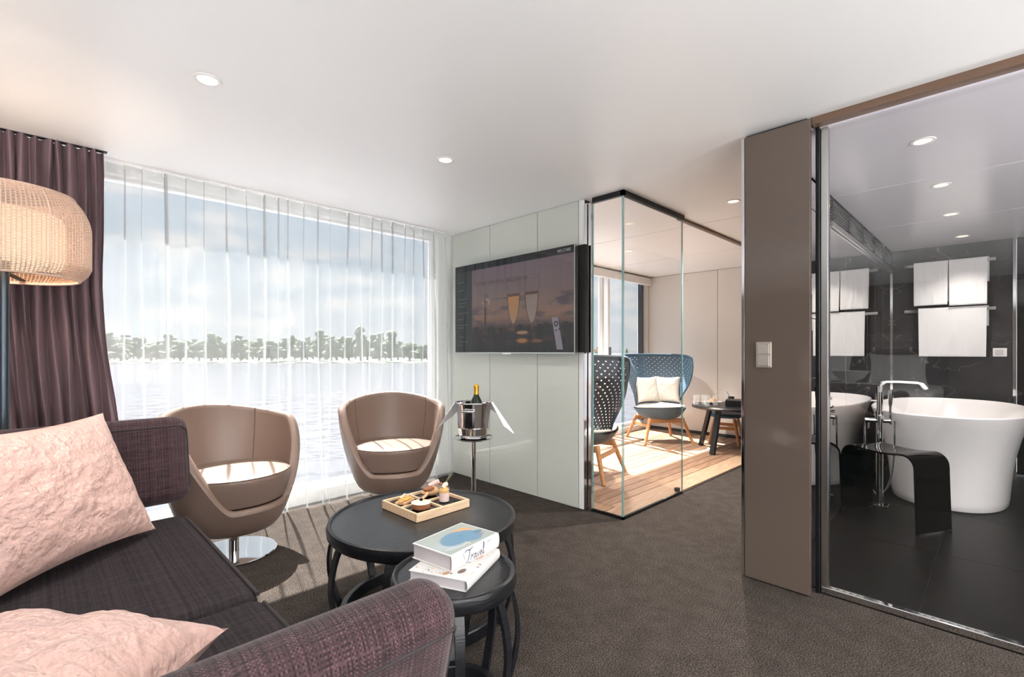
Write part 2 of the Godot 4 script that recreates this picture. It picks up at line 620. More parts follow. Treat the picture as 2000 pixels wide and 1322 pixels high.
# ------------------------------------------------------------------ shell
func shell() -> void:
	var o := structure("floor", "dark grey-brown wool carpet of the lounge and passage")
	part(o, "carpet", mb().box(V(-4.3, -0.1, -3.6), V(2.5, 0, 2.4)).box(V(2.5, -0.1, -1.70), V(6.2, 0, -0.76)).box(V(2.5, -0.1, -3.6), V(2.69, 0, -1.70)), M.carpet)
	o = structure("floor", "teak deck of long boards with dark caulked joints")
	part(o, "underlay", mb().box(V(2.69, -0.1, -3.6), V(6.2, 0.004, -1.70)), M.caulk)
	var teak := [M.teak, M.teak_pale, M.teak_dark]
	rng.seed = 5
	var z := -3.46
	while z < -1.86:
		var x0 := 2.835
		var parts := [2.835, 3.6 + rng.randf() * 1.6, 6.13]
		for k in 2:
			part(o, "board", mb().rbox(V(parts[k] + 0.002, 0.0, z), V(parts[k + 1] - 0.002, 0.014, z + 0.086), 0.002, 1), teak[rng.randi() % 3])
		z += 0.092
	part(o, "border_board", mb().rbox(V(2.70, 0, -1.852), V(6.13, 0.015, -1.712), 0.002, 1), M.teak_pale)
	part(o, "border_board", mb().rbox(V(2.70, 0, -3.46), V(2.829, 0.015, -1.857), 0.002, 1), M.teak)
	o = structure("floor", "charcoal stone tiles of the bathroom floor")
	part(o, "bed", mb().box(V(2.5, -0.1, -0.76), V(6.3, -0.004, 2.4)), M.black_gap)
	for a in 4:
		for b in 6:
			part(o, "tile", mb().rbox(V(2.545 + a * 0.9, -0.02, -0.75 + b * 0.52), V(2.545 + a * 0.9 + 0.898, 0, -0.75 + b * 0.52 + 0.518), 0.0012, 1), M.floor_tile)
	# ceilings
	o = structure("ceiling", "smooth satin white ceiling of the lounge")
	part(o, "slab", mb().box(V(-4.3, H, -3.6), V(2.66, H + 0.12, 2.4)), M.ceiling_paint)
	o = structure("ceiling", "white ceiling panels with fine joints over the deck room")
	part(o, "backing", mb().box(V(2.66, H + 0.02, -3.6), V(6.3, H + 0.12, -0.76)), M.black_gap)
	var xs := [2.66, 3.85, 5.04, 6.26]
	for k in 3:
		part(o, "panel", mb().rbox(V(xs[k] + (0.0 if k == 0 else 0.004), H, -3.6), V(xs[k + 1] - 0.004, H + 0.019, -0.76), 0.001, 1), M.ceiling_paint)
	o = structure("ceiling", "glossy lavender grey ceiling panels of the bathroom")
	part(o, "backing", mb().box(V(2.66, HB + 0.02, -0.76), V(6.3, H + 0.12, 2.4)), M.black_gap)
	xs = [2.50, 3.675, 4.865, 6.14]
	for k in 3:
		part(o, "panel", mb().box(V(xs[k] + 0.005, HB, -0.752), V(xs[k + 1] - 0.005, HB + 0.019, 1.5)), M.bath_ceiling)
	# hull wall with three openings
	o = structure("wall_window", "white hull wall pierced by tall windows")
	var openings := [[-4.05, -1.0], [-0.75, 2.52], [2.86, 6.10]]  # first opening is out of view, placed to let daylight in from behind
	var b := mb()
	b.box(V(-4.4, -0.1, -3.62), V(6.3, 0.085, ZW))
	b.box(V(-4.4, 2.07, -3.62), V(6.3, H + 0.12, ZW))
	var px := -4.4
	for w in openings:
		b.box(V(px, 0.085, -3.62), V(w[0], 2.07, ZW))
		px = w[1]
	b.box(V(px, 0.085, -3.62), V(6.3, 2.07, ZW))
	part(o, "hull_lining", b, M.white_lacquer)
	var k := 1
	for w in openings:
		var wn := structure("window_%d" % k, ["unseen bare full-height window, out of view, lighting the room from behind left", "full-height panorama window behind the sheer curtain", "glazed sliding doors of the deck room"][k - 1])
		var fr := mb()
		for y in [[0.085, 0.125], [2.05, 2.07]]:
			fr.box(V(w[0], y[0], -3.56), V(w[1], y[1], -3.50))
		part(wn, "rail", fr, M.white_lacquer)
		var mull := [w[0], w[1] - 0.045]
		if k == 3:
			mull = [w[0], 3.95, 5.06, 5.19, 6.05]
		for mx in mull:
			part(wn, "stile", mb().box(V(mx, 0.125, -3.56), V(mx + 0.045, 2.05, -3.50)), M.white_lacquer)
		for j in mull.size() - 1:
			if mull[j + 1] - mull[j] > 0.2:
				part(wn, "pane", mb().box(V(mull[j] + 0.045, 0.125, -3.535), V(mull[j + 1], 2.05, -3.529)), M.pane)
		if k == 3:
			part(wn, "door_handle", mb().rbox(V(5.205, 1.0, -3.50), V(5.225, 1.14, -3.47), 0.006), M.gun_metal)
			part(wn, "dark_stile", mb().box(V(6.0, 0.125, -3.55), V(6.05, 2.05, -3.49)), M.gun_metal)
			part(wn, "blind_box", mb().rbox(V(2.86, 2.0, ZW), V(6.1, 2.10, -3.40), 0.01), M.white_lacquer)
		k += 1
	# lounge end walls, out of frame
	o = structure("wall_left", "plain bedroom wall behind the bed")
	part(o, "panelling", mb().box(V(-4.42, -0.1, -3.6), V(-4.3, H + 0.1, 2.4)), M.taupe_wall)
	o = structure("wall_back", "plain cabin wall")
	part(o, "plaster", mb().box(V(-4.42, -0.1, 2.4), V(6.3, H + 0.1, 2.5)), M.plaster)
	o = structure("wall_bath_side", "stone wall at the far side of the bathroom")
	part(o, "stone", mb().box(V(2.56, 0, 1.5), V(6.3, HB, 1.58)), M.black_stone)
	part(o, "jamb", mb().box(V(2.47, 0, 1.46), V(2.56, H, 2.4)), M.gloss_taupe)
	# television wall
	o = structure("wall_television", "glossy greenish grey glass panels behind the television")
	part(o, "core", mb().box(V(2.676, 0, ZW), V(2.756, H, -1.992)), M.black_gap)
	var zz := [-3.452, -2.943, -2.415, -2.035]
	for j in 3:
		part(o, "panel", mb().rbox(V(2.660, 0.004, zz[j] + 0.003), V(2.676, H - 0.002, zz[j + 1] - 0.003), 0.0015, 1), M.gloss_panel)
	part(o, "end_strip", mb().rbox(V(2.662, 0.004, -2.032), V(2.676, H - 0.002, -1.992), 0.001, 1), M.white_lacquer)
	part(o, "end_post", mb().rbox(V(2.664, 0.004, -1.990), V(2.70, H - 0.03, -1.965), 0.002, 1), M.chrome)
	part(o, "end_post", mb().rbox(V(2.672, 0.004, -1.960), V(2.70, H - 0.03, -1.935), 0.002, 1), M.chrome)
	# far wall of the deck room
	o = structure("wall_deck_end", "satin grey panels at the end of the deck room")
	part(o, "core", mb().box(V(6.156, -0.1, -3.6), V(6.26, H + 0.1, -0.76)), M.black_gap)
	zz = [-3.46, -2.50, -1.65, -0.862]
	for j in 3:
		part(o, "panel", mb().rbox(V(6.14, 0.05, zz[j] + 0.002), V(6.156, H - 0.004, zz[j + 1] - 0.002), 0.0015, 1), M.far_panel)
	part(o, "skirting", mb().box(V(6.146, 0.0, -3.46), V(6.156, 0.05, -0.862)), M.gun_metal)
	# bathroom partition and the taupe pier
	o = structure("wall_bath", "partition between the passage and the bathroom with a glossy taupe pier")
	part(o, "core", mb().box(V(2.46, 0, -0.858), V(6.156, H, -0.772)), M.gloss_taupe)
	part(o, "pier_panel", mb().rbox(V(2.42, 0.006, -0.856), V(2.446, H - 0.014, -0.582), 0.002, 1), M.gloss_taupe)
	part(o, "pier_edge", mb().rbox(V(2.424, 0.006, -0.874), V(2.446, H - 0.014, -0.859), 0.002, 1), M.chrome)
	part(o, "pier_back", mb().box(V(2.446, 0, -0.858), V(2.47, H, -0.60)), M.black_metal)
	o = structure("trim_1", "brown header strip over the bathroom glass")
	part(o, "header", mb().box(V(2.452, 2.088, -0.582), V(2.56, H, 1.46)), M.brown_trim)
	# bath back wall, slabs
	o = structure("wall_bath_back", "dark veined stone slabs behind the towels")
	part(o, "core", mb().box(V(6.118, -0.02, -0.772), V(6.3, H, 0.10)), M.black_gap)
	var ys := [0.0, 0.63, 1.255, 1.88, HB]
	for j in 4:
		var mm: StandardMaterial3D = M.black_stone.duplicate()
		mm.uv1_offset = V(0.31 * j, 0.17 * j, 0.43 * j)
		part(o, "slab", mb().rbox(V(6.10, ys[j] + 0.001, -0.75), V(6.118, ys[j + 1] - 0.001, 0.088), 0.001, 1), mm)
	part(o, "edge_profile", mb().rbox(V(6.085, 0, 0.089), V(6.118, HB, 0.112), 0.002, 1), M.chrome)
	o = structure("door_1", "dark glass door beside the stone slabs")
	part(o, "leaf", mb().box(V(6.11, 0.01, 0.115), V(6.12, HB, 1.5)), M.dark_glass)

# ------------------------------------------------------------------ partitions of glass
func partitions() -> void:
	var t := thing("glass_screen", "frameless glass corner screen round the teak deck", "glass screen", V(2.69, 0, -1.70))
	part(t, "pane", mb().box(V(-0.005, 0.02, -0.23), V(0.005, 2.085, -0.006)), M.pane)
	part(t, "pane", mb().box(V(0.006, 0.02, -0.005), V(0.82, 2.085, 0.005)), M.pane)
	part(t, "glass_edge", mb().box(V(-0.006, 0.02, -0.006), V(0.006, 2.085, 0.006)), M.glass_edge)
	part(t, "glass_edge", mb().box(V(0.8205, 0.02, -0.005), V(0.8265, 2.085, 0.005)), M.glass_edge)
	part(t, "glass_edge", mb().box(V(-0.005, 0.02, -0.237), V(0.005, 2.085, -0.231)), M.glass_edge)
	part(t, "top_track", mb().box(V(-0.012, 2.085, -0.234), V(0.012, H, 0.012)).box(V(-0.012, 2.085, -0.012), V(0.84, H, 0.012)), M.black_metal)
	part(t, "bottom_track", mb().box(V(-0.008, 0.001, -0.234), V(0.008, 0.019, 0.008)).box(V(-0.008, 0.001, -0.008), V(0.82, 0.019, 0.008)), M.black_metal)
	part(t, "door_stop", mb().rbox(V(0.775, 0.019, -0.04), V(0.81, 0.045, -0.008), 0.003), M.black_metal)
	t = thing("sliding_track", "dark ceiling track beyond the glass screen along the deck edge", "track", V(3.54, 2.10, -1.74))
	part(t, "channel", mb().box(V(0, 0, -0.015), V(2.58, 0.02, 0.015)), M.brown_trim)
	t = thing("bathroom_glass", "large clear glass pane in front of the bathroom", "glass panel", V(2.52, 0, -0.56))
	part(t, "pane", mb().box(V(-0.005, 0.03, 0.03), V(0.005, 2.085, 2.0)), M.pane)
	part(t, "bottom_channel", mb().rbox(V(-0.016, 0.001, 0.0), V(0.016, 0.03, 2.0), 0.003, 1), M.chrome)
	part(t, "side_channel", mb().rbox(V(-0.03, 0.001, -0.018), V(0.03, 2.085, -0.002), 0.002, 1), M.black_metal)
	part(t, "side_channel", mb().rbox(V(-0.016, 0.031, 0.0), V(0.016, 2.085, 0.028), 0.002, 1), M.satin_steel)

# ------------------------------------------------------------------ curtains
func curtains() -> void:
	# heavy drape with narrow folds
	var t := thing("blackout_curtain", "heavy mauve blackout curtain gathered in deep folds behind the lamp", "curtain", V(0, 0, -3.272))
	var f1 := noise(0.9, 2, 61)
	part(t, "drape", mb().grid(func(u, v):
		var y: float = 0.012 + 2.103 * (1.0 - v)
		var w: float = lerpf(1.03, 1.13, smoothstep(0.2, 1.0, v))
		var x: float = -0.78 + u * w + 0.018 * f1.get_noise_2d(u * 20.0, v * 2.0)
		var ph: float = u * TAU * 24.0 + 1.4 * sin(u * 17.0) * v
		var amp: float = lerpf(0.030, 0.040, v)
		return V(x, y, amp * sin(ph) + v * 0.022 * sin(u * 31.0 + 1.0) + 0.012 * f1.get_noise_2d(u * 30.0, v * 3.0 + 9.0)), 380, 18), M.mauve_drape)
	# sheer: flat runs between triple-layer pleats that drift a little with height
	t = thing("sheer_curtain", "translucent white sheer curtain with narrow pleats across the window", "curtain", V(0, 0, -3.375))
	rng.seed = 12
	var pleats := []
	var x := 0.24
	while x < 2.56:
		pleats.append([x, 0.0045 + rng.randf() * 0.0075, rng.randf_range(-0.03, 0.03), rng.randf_range(0.6, 1.5), rng.randf() * TAU])
		x += rng.randf_range(0.075, 0.125)
	var cols := []   # (kind, pleat, s)
	for k in pleats.size():
		for s in 6:
			cols.append([k, s])
		for s in 5:
			cols.append([k, 6 + s])
	var rows := 20
	part(t, "voile", mb().grid(func(u, v):
		var c: Array = cols[roundi(u * (cols.size() - 1))]
		var p: Array = pleats[c[0]]
		var y: float = 0.006 + 2.096 * (1.0 - v)
		var sag: float = p[2] * v + 0.008 * sin(v * 4.0 * p[3] + p[4])
		var w: float = p[1] * (1.0 + 0.5 * sin(v * 5.0 * p[3] + p[4]))
		var px: float = p[0] + sag
		var z := 0.0
		var s: int = c[1]
		if s < 6:
			px += [0.0, w, -w * 0.3, w * 1.02, -w * 0.25, w * 1.05][s]
			z = [0.0, 0.003, 0.006, 0.010, 0.013, 0.016][s]
		else:
			var nx: Array = pleats[mini(c[0] + 1, pleats.size() - 1)]
			var nsag: float = nx[2] * v + 0.008 * sin(v * 4.0 * nx[3] + nx[4])
			var e: float = nx[0] + nsag if c[0] < pleats.size() - 1 else 2.625
			var q := (s - 5) / 6.0
			px = lerpf(px + w * 1.05, e, q)
			z = 0.016 * (1.0 - q) + 0.014 * sin(q * PI) * (0.6 + 0.6 * v) * (1.0 if c[0] % 2 else -1.0)
		if v > 0.9:
			z += (v - 0.9) * 0.35 * (0.5 + 0.5 * sin(px * 9.0))
		return V(px, y, z), cols.size() - 1, rows), M.sheer)
	for p in pleats:
		part(t, "hook", mb().rbox(V(p[0] - 0.004, 2.075, 0.0), V(p[0] + 0.004, 2.104, 0.012), 0.002, 1), M.white_plastic)
	t = thing("curtain_track", "white double curtain track fixed to the ceiling above the sheer", "curtain track", V(0, 2.105, -3.375))
	part(t, "channel", mb().box(V(-0.78, 0.004, -0.012), V(2.63, 0.0148, 0.014)), M.white_lacquer)
	part(t, "channel", mb().box(V(-0.78, 0.0105, 0.085), V(0.27, 0.0148, 0.115)), M.black_metal)  # drape track, black to give the dark shadow gap under the ceiling

# ------------------------------------------------------------------ lounge furniture
func pillow(w: float, h: float, d: float, sd: int) -> MB:
	var f := noise(1.0, 3, sd)
	var b := mb()
	for s in [-1.0, 1.0]:
		b.grid(func(u, v):
			var x: float = u * 2.0 - 1.0
			var y: float = v * 2.0 - 1.0
			var pin := 1.0 - 0.10 * (1.0 - x * x) * absf(y) * absf(y)
			var pin2 := 1.0 - 0.10 * (1.0 - y * y) * absf(x) * absf(x)
			var full: float = pow(maxf(0.0, (1.0 - pow(absf(x), 2.4)) * (1.0 - pow(absf(y), 2.4))), 0.55)
			var cr := f.get_noise_3d(x * 2.3, y * 2.3, s * 3.0) * 0.10 + f.get_noise_3d(x * 7.0 + 5.0, y * 4.0, s) * 0.045
			return V(x * w / 2 * pin2, y * h / 2 * pin, s * d / 2 * full * (1.0 + cr * 1.6)), 40, 40)
	return b

func sofa() -> void:
	var t := thing("sofa", "two-seat sofa in mauve grey tweed with tilted padded side panels", "sofa", V(0, 0, 0))
	part(t, "base_frame", mb().rbox(V(-0.50, 0.13, -2.31), V(0.40, 0.27, -0.74), 0.02), M.seat_cloth)
	for z in [[-2.32, -1.405], [-1.400, -0.72]]:
		var c := part(t, "seat_cushion", mb().rbox(V(-0.44, 0.272, z[0]), V(0.44, 0.432, z[1]), 0.045, 4), M.seat_cloth)
		part(c, "piping", mb().tube([V(0.432, 0.416, z[0] + 0.03), V(0.434, 0.418, z[0] + 0.3), V(0.434, 0.418, z[1] - 0.02)], 0.006, 6), M.piping)
	# side panels: padded slabs tilted outwards
	for e in [[-2.335, -1.0, 0.475], [-0.675, 1.0, 0.40]]:
		var b := mb()
		b.xf = Transform3D(Basis(Vector3.RIGHT, e[1] * 0.24), V(0, e[2], e[0]))
		b.rbox(V(-0.50, 0, -0.055), V(0.455, 0.345, 0.055), 0.05, 4)
		var p := part(t, "side_panel", b, M.sofa_cloth)
		var seam := mb()
		seam.xf = b.xf
		for s in [-1.0, 1.0]:
			seam.tube([V(-0.47, 0.300, s * 0.0545), V(0.40, 0.300, s * 0.0545), V(0.430, 0.298, s * 0.049), V(0.447, 0.285, s * 0.036), V(0.450, 0.25, s * 0.030), V(0.450, 0.05, s * 0.030)], 0.003, 5)
		part(p, "piping", seam, M.piping)
		part(t, "panel_bracket", mb().box(V(-0.3, 0.26, e[0] - 0.012), V(0.0, 0.5, e[0] + 0.012)), M.black_metal)
	var bk := mb()
	bk.xf = Transform3D(Basis(Vector3.BACK, 0.18), V(-0.46, 0.42, 0))
	bk.rbox(V(-0.075, 0, -2.28), V(0.055, 0.36, -0.76), 0.05, 4)
	part(t, "backrest", bk, M.sofa_cloth)
	for x in [-0.44, 0.34]:
		for z in [-2.22, -0.83]:
			part(t, "leg", mb().tube([V(x, 0.001, z), V(x, 0.13, z)], 0.016, 12), M.gun_metal)
	# pink cushions
	var p := part(self, numbered("pillow"), pillow(0.56, 0.46, 0.17, 71), M.pink_satin)
	tag(p, "pink satin cushion leaning in the corner against the raised side panel", "cushion", "")
	var B := V(0.31, 0.45, -2.13)
	var Cc := V(-0.11, 0.45, -1.755)
	var A := V(0.185, 0.845, -2.275)
	var ex := (B - Cc).normalized()
	var ey := ((A - B) - ex * (A - B).dot(ex)).normalized()
	p.transform = Transform3D(Basis(ex, ey, ex.cross(ey)), (B + Cc) / 2 + ey * 0.225)
	p = part(self, numbered("pillow"), pillow(0.50, 0.42, 0.19, 74), M.pink_satin)
	tag(p, "pink satin cushion slumped low against the near end of the sofa", "cushion", "")
	var e1 := V(-0.75, 0.03, -0.65).normalized()
	var e2 := e1.cross(Vector3.UP).normalized()
	p.transform = Transform3D(Basis(e1, e2, e1.cross(e2)), V(-0.06, 0.555, -1.05))

func floor_lamp() -> void:
	var t := thing("floor_lamp", "floor lamp with a woven rattan drum shade beside the sofa", "floor lamp", V(-0.086, 0, -2.78))
	part(t, "base", mb().lathe([Vector2(0, 0.001), Vector2(0.15, 0.001), Vector2(0.15, 0.012), Vector2(0.14, 0.018), Vector2(0, 0.018)], 40), M.gun_metal)
	part(t, "pole", mb().tube([V(0, 0.018, 0), V(0, 1.44, 0)], 0.017, 16), M.gun_metal)
	var b := mb()
	for k in 3:
		var a := TAU * k / 3 + 0.75
		b.bar([V(0, 1.40, 0), V(cos(a) * 0.225, 1.39, sin(a) * 0.225)], 0.02, 0.006, Vector3.UP.cross(V(cos(a), 0, sin(a))))
	part(t, "spider", b, M.black_metal)
	# woven shade: rings of cane bound by upright canes
	var prof := func(v: float) -> Vector2:   # v 0 bottom .. 1 top
		var y := 1.378 + 0.335 * v
		var r := 0.262
		r -= 0.036 * pow(maxf(0, 1.0 - v / 0.16), 1.6)
		r -= 0.052 * pow(maxf(0, (v - 0.62) / 0.38), 2.0)
		return Vector2(r, y)
	var shade := part(t, "shade", mesh_rings(prof, 58, 0.0021), M.rattan)
	b = mb()
	for k in 120:
		var a := TAU * k / 120
		var pth := []
		for s in 13:
			var q: Vector2 = prof.call(s / 12.0)
			pth.append(V(cos(a) * q.x, q.y, sin(a) * q.x))
		b.tube(pth, 0.0026 if k % 10 else 0.0042, 5)
	part(shade, "upright_canes", b, M.rattan)
	for v in [0.0, 1.0]:
		b = mb()
		var q: Vector2 = prof.call(v)
		var pth := []
		for k in 72:
			pth.append(V(cos(TAU * k / 72) * q.x, q.y, sin(TAU * k / 72) * q.x))
		b.tube(pth, 0.0055, 6, true)
		part(shade, "rim", b, M.rattan)
	part(t, "diffuser", mb().lathe([Vector2(0.17, 1.42), Vector2(0.185, 1.45), Vector2(0.185, 1.60), Vector2(0.17, 1.63)], 40), M.lamp_cloth)
	part(t, "bulb", mb().lathe([Vector2(0, 1.46), Vector2(0.02, 1.465), Vector2(0.032, 1.50), Vector2(0.03, 1.53), Vector2(0.014, 1.56), Vector2(0, 1.562)], 20), M.warm_bulb)
	var l := OmniLight3D.new()
	l.name = "lamp_light"
	t.add_child(l)
	l.position = V(0, 1.51, 0)
	l.light_color = Color(1.0, 0.91, 0.82)
	l.light_energy = 0.09
	l.omni_range = 12
	l.omni_attenuation = 2.0
	l.light_size = 0.03
	l.shadow_enabled = true

func mesh_rings(prof: Callable, n: int, r: float) -> MB:
	var b := mb()
	for k in n:
		var q: Vector2 = prof.call((k + 0.5) / n)
		var pth := []
		for a in 80:
			var th := TAU * a / 80
			var w := q.x + 0.0016 * (1.0 if (a + k) % 2 else -1.0)
			pth.append(V(cos(th) * w, q.y, sin(th) * w))
		b.tube(pth, r, 4, true)
	return b

func make_tub_chair(label: String) -> Node3D:
	# front is +z; the shell is a tapering tub, cut away in front in a U
	var t := thing("tub_armchair", label, "armchair", V(0, 0, 0), 0, "leather tub chairs by the window")
	part(t, "foot_plate", mb().lathe([Vector2(0, 0.001), Vector2(0.205, 0.001), Vector2(0.21, 0.006), Vector2(0.205, 0.010), Vector2(0, 0.014)], 56), M.chrome)
	part(t, "column", mb().lathe([Vector2(0.026, 0.014), Vector2(0.026, 0.10), Vector2(0.031, 0.10), Vector2(0.031, 0.125), Vector2(0.024, 0.125), Vector2(0.024, 0.19)], 24), M.chrome)
	# rim height as a function of the angle from the back
	var rim := func(a: float) -> float:
		var k := absf(a) / PI
		var side := 0.778 - 0.075 * smoothstep(0.0, 0.62, k)
		return lerpf(side, 0.285, smoothstep(0.50, 0.82, k))
	var rad := func(y: float, a: float) -> float:
		var q := clampf((y - 0.15) / 0.60, 0.0, 1.1)
		return 0.205 + 0.190 * pow(q, 0.62) - 0.034 * pow(q, 4.0)
	var outer := func(a: float, v: float) -> Vector3:
		var y: float = lerpf(0.15, rim.call(a) - 0.02, v)
		var r: float = rad.call(y, a)
		return V(sin(a) * r, y, -cos(a) * r * 0.97)
	var th := 0.052
	var b := mb()
	b.grid(func(u, v): return outer.call((u * 2.0 - 1.0) * PI, v), 96, 20, true)
	# rolled edge then inner face
	b.grid(func(u, v):
		var a: float = (u * 2.0 - 1.0) * PI
		var o: Vector3 = outer.call(a, 1.0)
		var inn := V(-sin(a), 0, cos(a) * 0.97)
		var w: float = v * PI
		return o + inn * (th / 2 * (1.0 - cos(w))) + V(0, 0.024 * sin(w), 0), 96, 8, true)
	b.grid(func(u, v):
		var a: float = (u * 2.0 - 1.0) * PI
		var top: Vector3 = outer.call(a, 1.0)
		var y: float = lerpf(top.y, 0.24, v)
		var r: float = rad.call(y, a) - th
		return V(sin(a) * r, y, -cos(a) * r * 0.97), 96, 14, true)
	b.lathe([Vector2(0.0, 0.148), Vector2(0.12, 0.143), Vector2(0.19, 0.143), Vector2(0.205, 0.15)], 48)
	var shell_part := part(t, "shell", b, M.leather)
	for s in [-0.30, 0.30]:
		var sb := mb()
		var pth := []
		for k in 12:
			var a: float = s * PI * 1.0
			var y: float = lerpf(0.745, 0.44, k / 11.0)
			var r: float = rad.call(y, a) - th - 0.001
			pth.append(V(sin(a) * r, y, -cos(a) * r * 0.97))
		sb.tube(pth, 0.0025, 5)
		part(shell_part, "seam", sb, M.leather_seam)
	# cushion fills the opening, its front face follows the shell
	var cb := mb()
	var crad := func(y: float) -> float: return rad.call(y, 0.0) - th - 0.006
	var prof := [Vector2(0.0, 0.27), Vector2(0.21, 0.275)]
	for k in 8:
		var y := lerpf(0.30, 0.425, k / 7.0)
		prof.append(Vector2(crad.call(y) + 0.018, y))
	prof.append_array([Vector2(crad.call(0.44) + 0.012, 0.437), Vector2(crad.call(0.44) - 0.004, 0.447), Vector2(0.18, 0.456), Vector2(0.08, 0.459), Vector2(0.0, 0.460)])
	cb.lathe(prof, 64)
	var cu := part(t, "seat_cushion", cb, M.leather)
	var pp := []
	for k in 64:
		var a := TAU * k / 64
		pp.append(V(sin(a) * (crad.call(0.44) + 0.008), 0.442, -cos(a) * (crad.call(0.44) + 0.008)))
	part(cu, "piping", mb().tube(pp, 0.0032, 5, true), M.leather_seam)
	return t

func make_hoop_table(called: String, label: String, at: Vector3, R: float, hh: float, legs: int, turn: float) -> void:
	var t := thing(called, label, "table", at, turn)
	part(t, "table_top", mb().lathe([Vector2(0, hh - 0.030), Vector2(R - 0.03, hh - 0.030), Vector2(R - 0.03, hh - 0.05), Vector2(R - 0.008, hh - 0.05), Vector2(R, hh - 0.040), Vector2(R + 0.002, hh - 0.018), Vector2(R - 0.003, hh - 0.003), Vector2(R - 0.009, hh), Vector2(R - 0.015, hh - 0.002), Vector2(R - 0.019, hh - 0.008), Vector2(0, hh - 0.008)], 72), M.black_oak)
	for k in legs:
		var a := TAU * k / legs
		var d := V(cos(a), 0, sin(a))
		var pth := []
		for s in 15:
			var q := s / 14.0
			var y := lerpf(hh - 0.052, 0.006, q)
			var r := R - 0.022 + 0.040 * sin(PI * pow(q, 0.9)) - 0.02 * q
			pth.append(d * r + V(0, y, 0))
		part(t, "leg", mb().bar(pth, 0.034 if R > 0.3 else 0.026, 0.011, V(-sin(a), 0, cos(a))), M.black_oak)
	part(t, "base_hoop", mb().lathe([Vector2(R - 0.075, 0.002), Vector2(R - 0.05, 0.002), Vector2(R - 0.048, 0.045), Vector2(R - 0.052, 0.05), Vector2(R - 0.072, 0.05), Vector2(R - 0.075, 0.045), Vector2(R - 0.075, 0.002)], 72), M.black_oak)

func blot(im: Image, c: Vector2, r: Vector2, col: Color, rot := 0.0, soft := 0.25) -> void:
	var w := im.get_width()
	var h := im.get_height()
	var m := int(maxf(r.x, r.y)) + 2
	for y in range(maxi(0, int(c.y) - m), mini(h, int(c.y) + m)):
		for x in range(maxi(0, int(c.x) - m), mini(w, int(c.x) + m)):
			var d := (Vector2(x, y) - c).rotated(-rot) / r
			var k := 1.0 - smoothstep(1.0 - soft, 1.0, d.length())
			if k > 0:
				im.set_pixel(x, y, im.get_pixel(x, y).lerp(col, k * col.a))

func stroke(im: Image, pts: Array, r: float, col: Color) -> void:
	for k in pts.size() - 1:
		var n := int(pts[k].distance_to(pts[k + 1]) / (r * 0.5)) + 1
		for s in n + 1:
			blot(im, pts[k].lerp(pts[k + 1], float(s) / n), Vector2(r, r), col, 0.0, 0.4)

func print_mat(called: String, im: Image, rough := 0.3) -> StandardMaterial3D:
	var m := mat(called, Color.WHITE, rough)
	m.albedo_texture = tex(im)
	m.texture_repeat = false
	return m

func book(called: String, label: String, at: Vector3, turn: float, L: float, W: float, T: float, cover: Image, spine: Image) -> void:
	# long axis x, spine on +z
	var t := thing(called, label, "book", at, turn, "")
	part(t, "pages", mb().box(V(-L / 2 + 0.004, 0.003, -W / 2 + 0.004), V(L / 2 - 0.004, T - 0.003, W / 2 - 0.006)), M.paper)
	part(t, "board", mb().rbox(V(-L / 2, 0, -W / 2), V(L / 2, 0.003, W / 2), 0.001, 1), M.white_cover)
	part(t, "board", mb().rbox(V(-L / 2, T - 0.003, -W / 2), V(L / 2, T, W / 2), 0.001, 1), M.white_cover)
	var b := mb()
	b.grid(func(u, v):
		var a: float = (v - 0.5) * PI
		return V((u - 0.5) * L, T / 2 - sin(a) * T / 2, W / 2 - 0.002 + cos(a) * 0.006), 2, 10, false)
	part(t, "spine", b, print_mat(called + "_spine", spine))
	b = mb()
	b.face(V(-L / 2 + 0.002, T + 0.0004, W / 2 - 0.002), V(L / 2 - 0.002, T + 0.0004, W / 2 - 0.002), V(L / 2 - 0.002, T + 0.0004, -W / 2 + 0.002), V(-L / 2 + 0.002, T + 0.0004, -W / 2 + 0.002), Vector3.UP)
	part(t, "cover_print", b, print_mat(called + "_cover", cover))

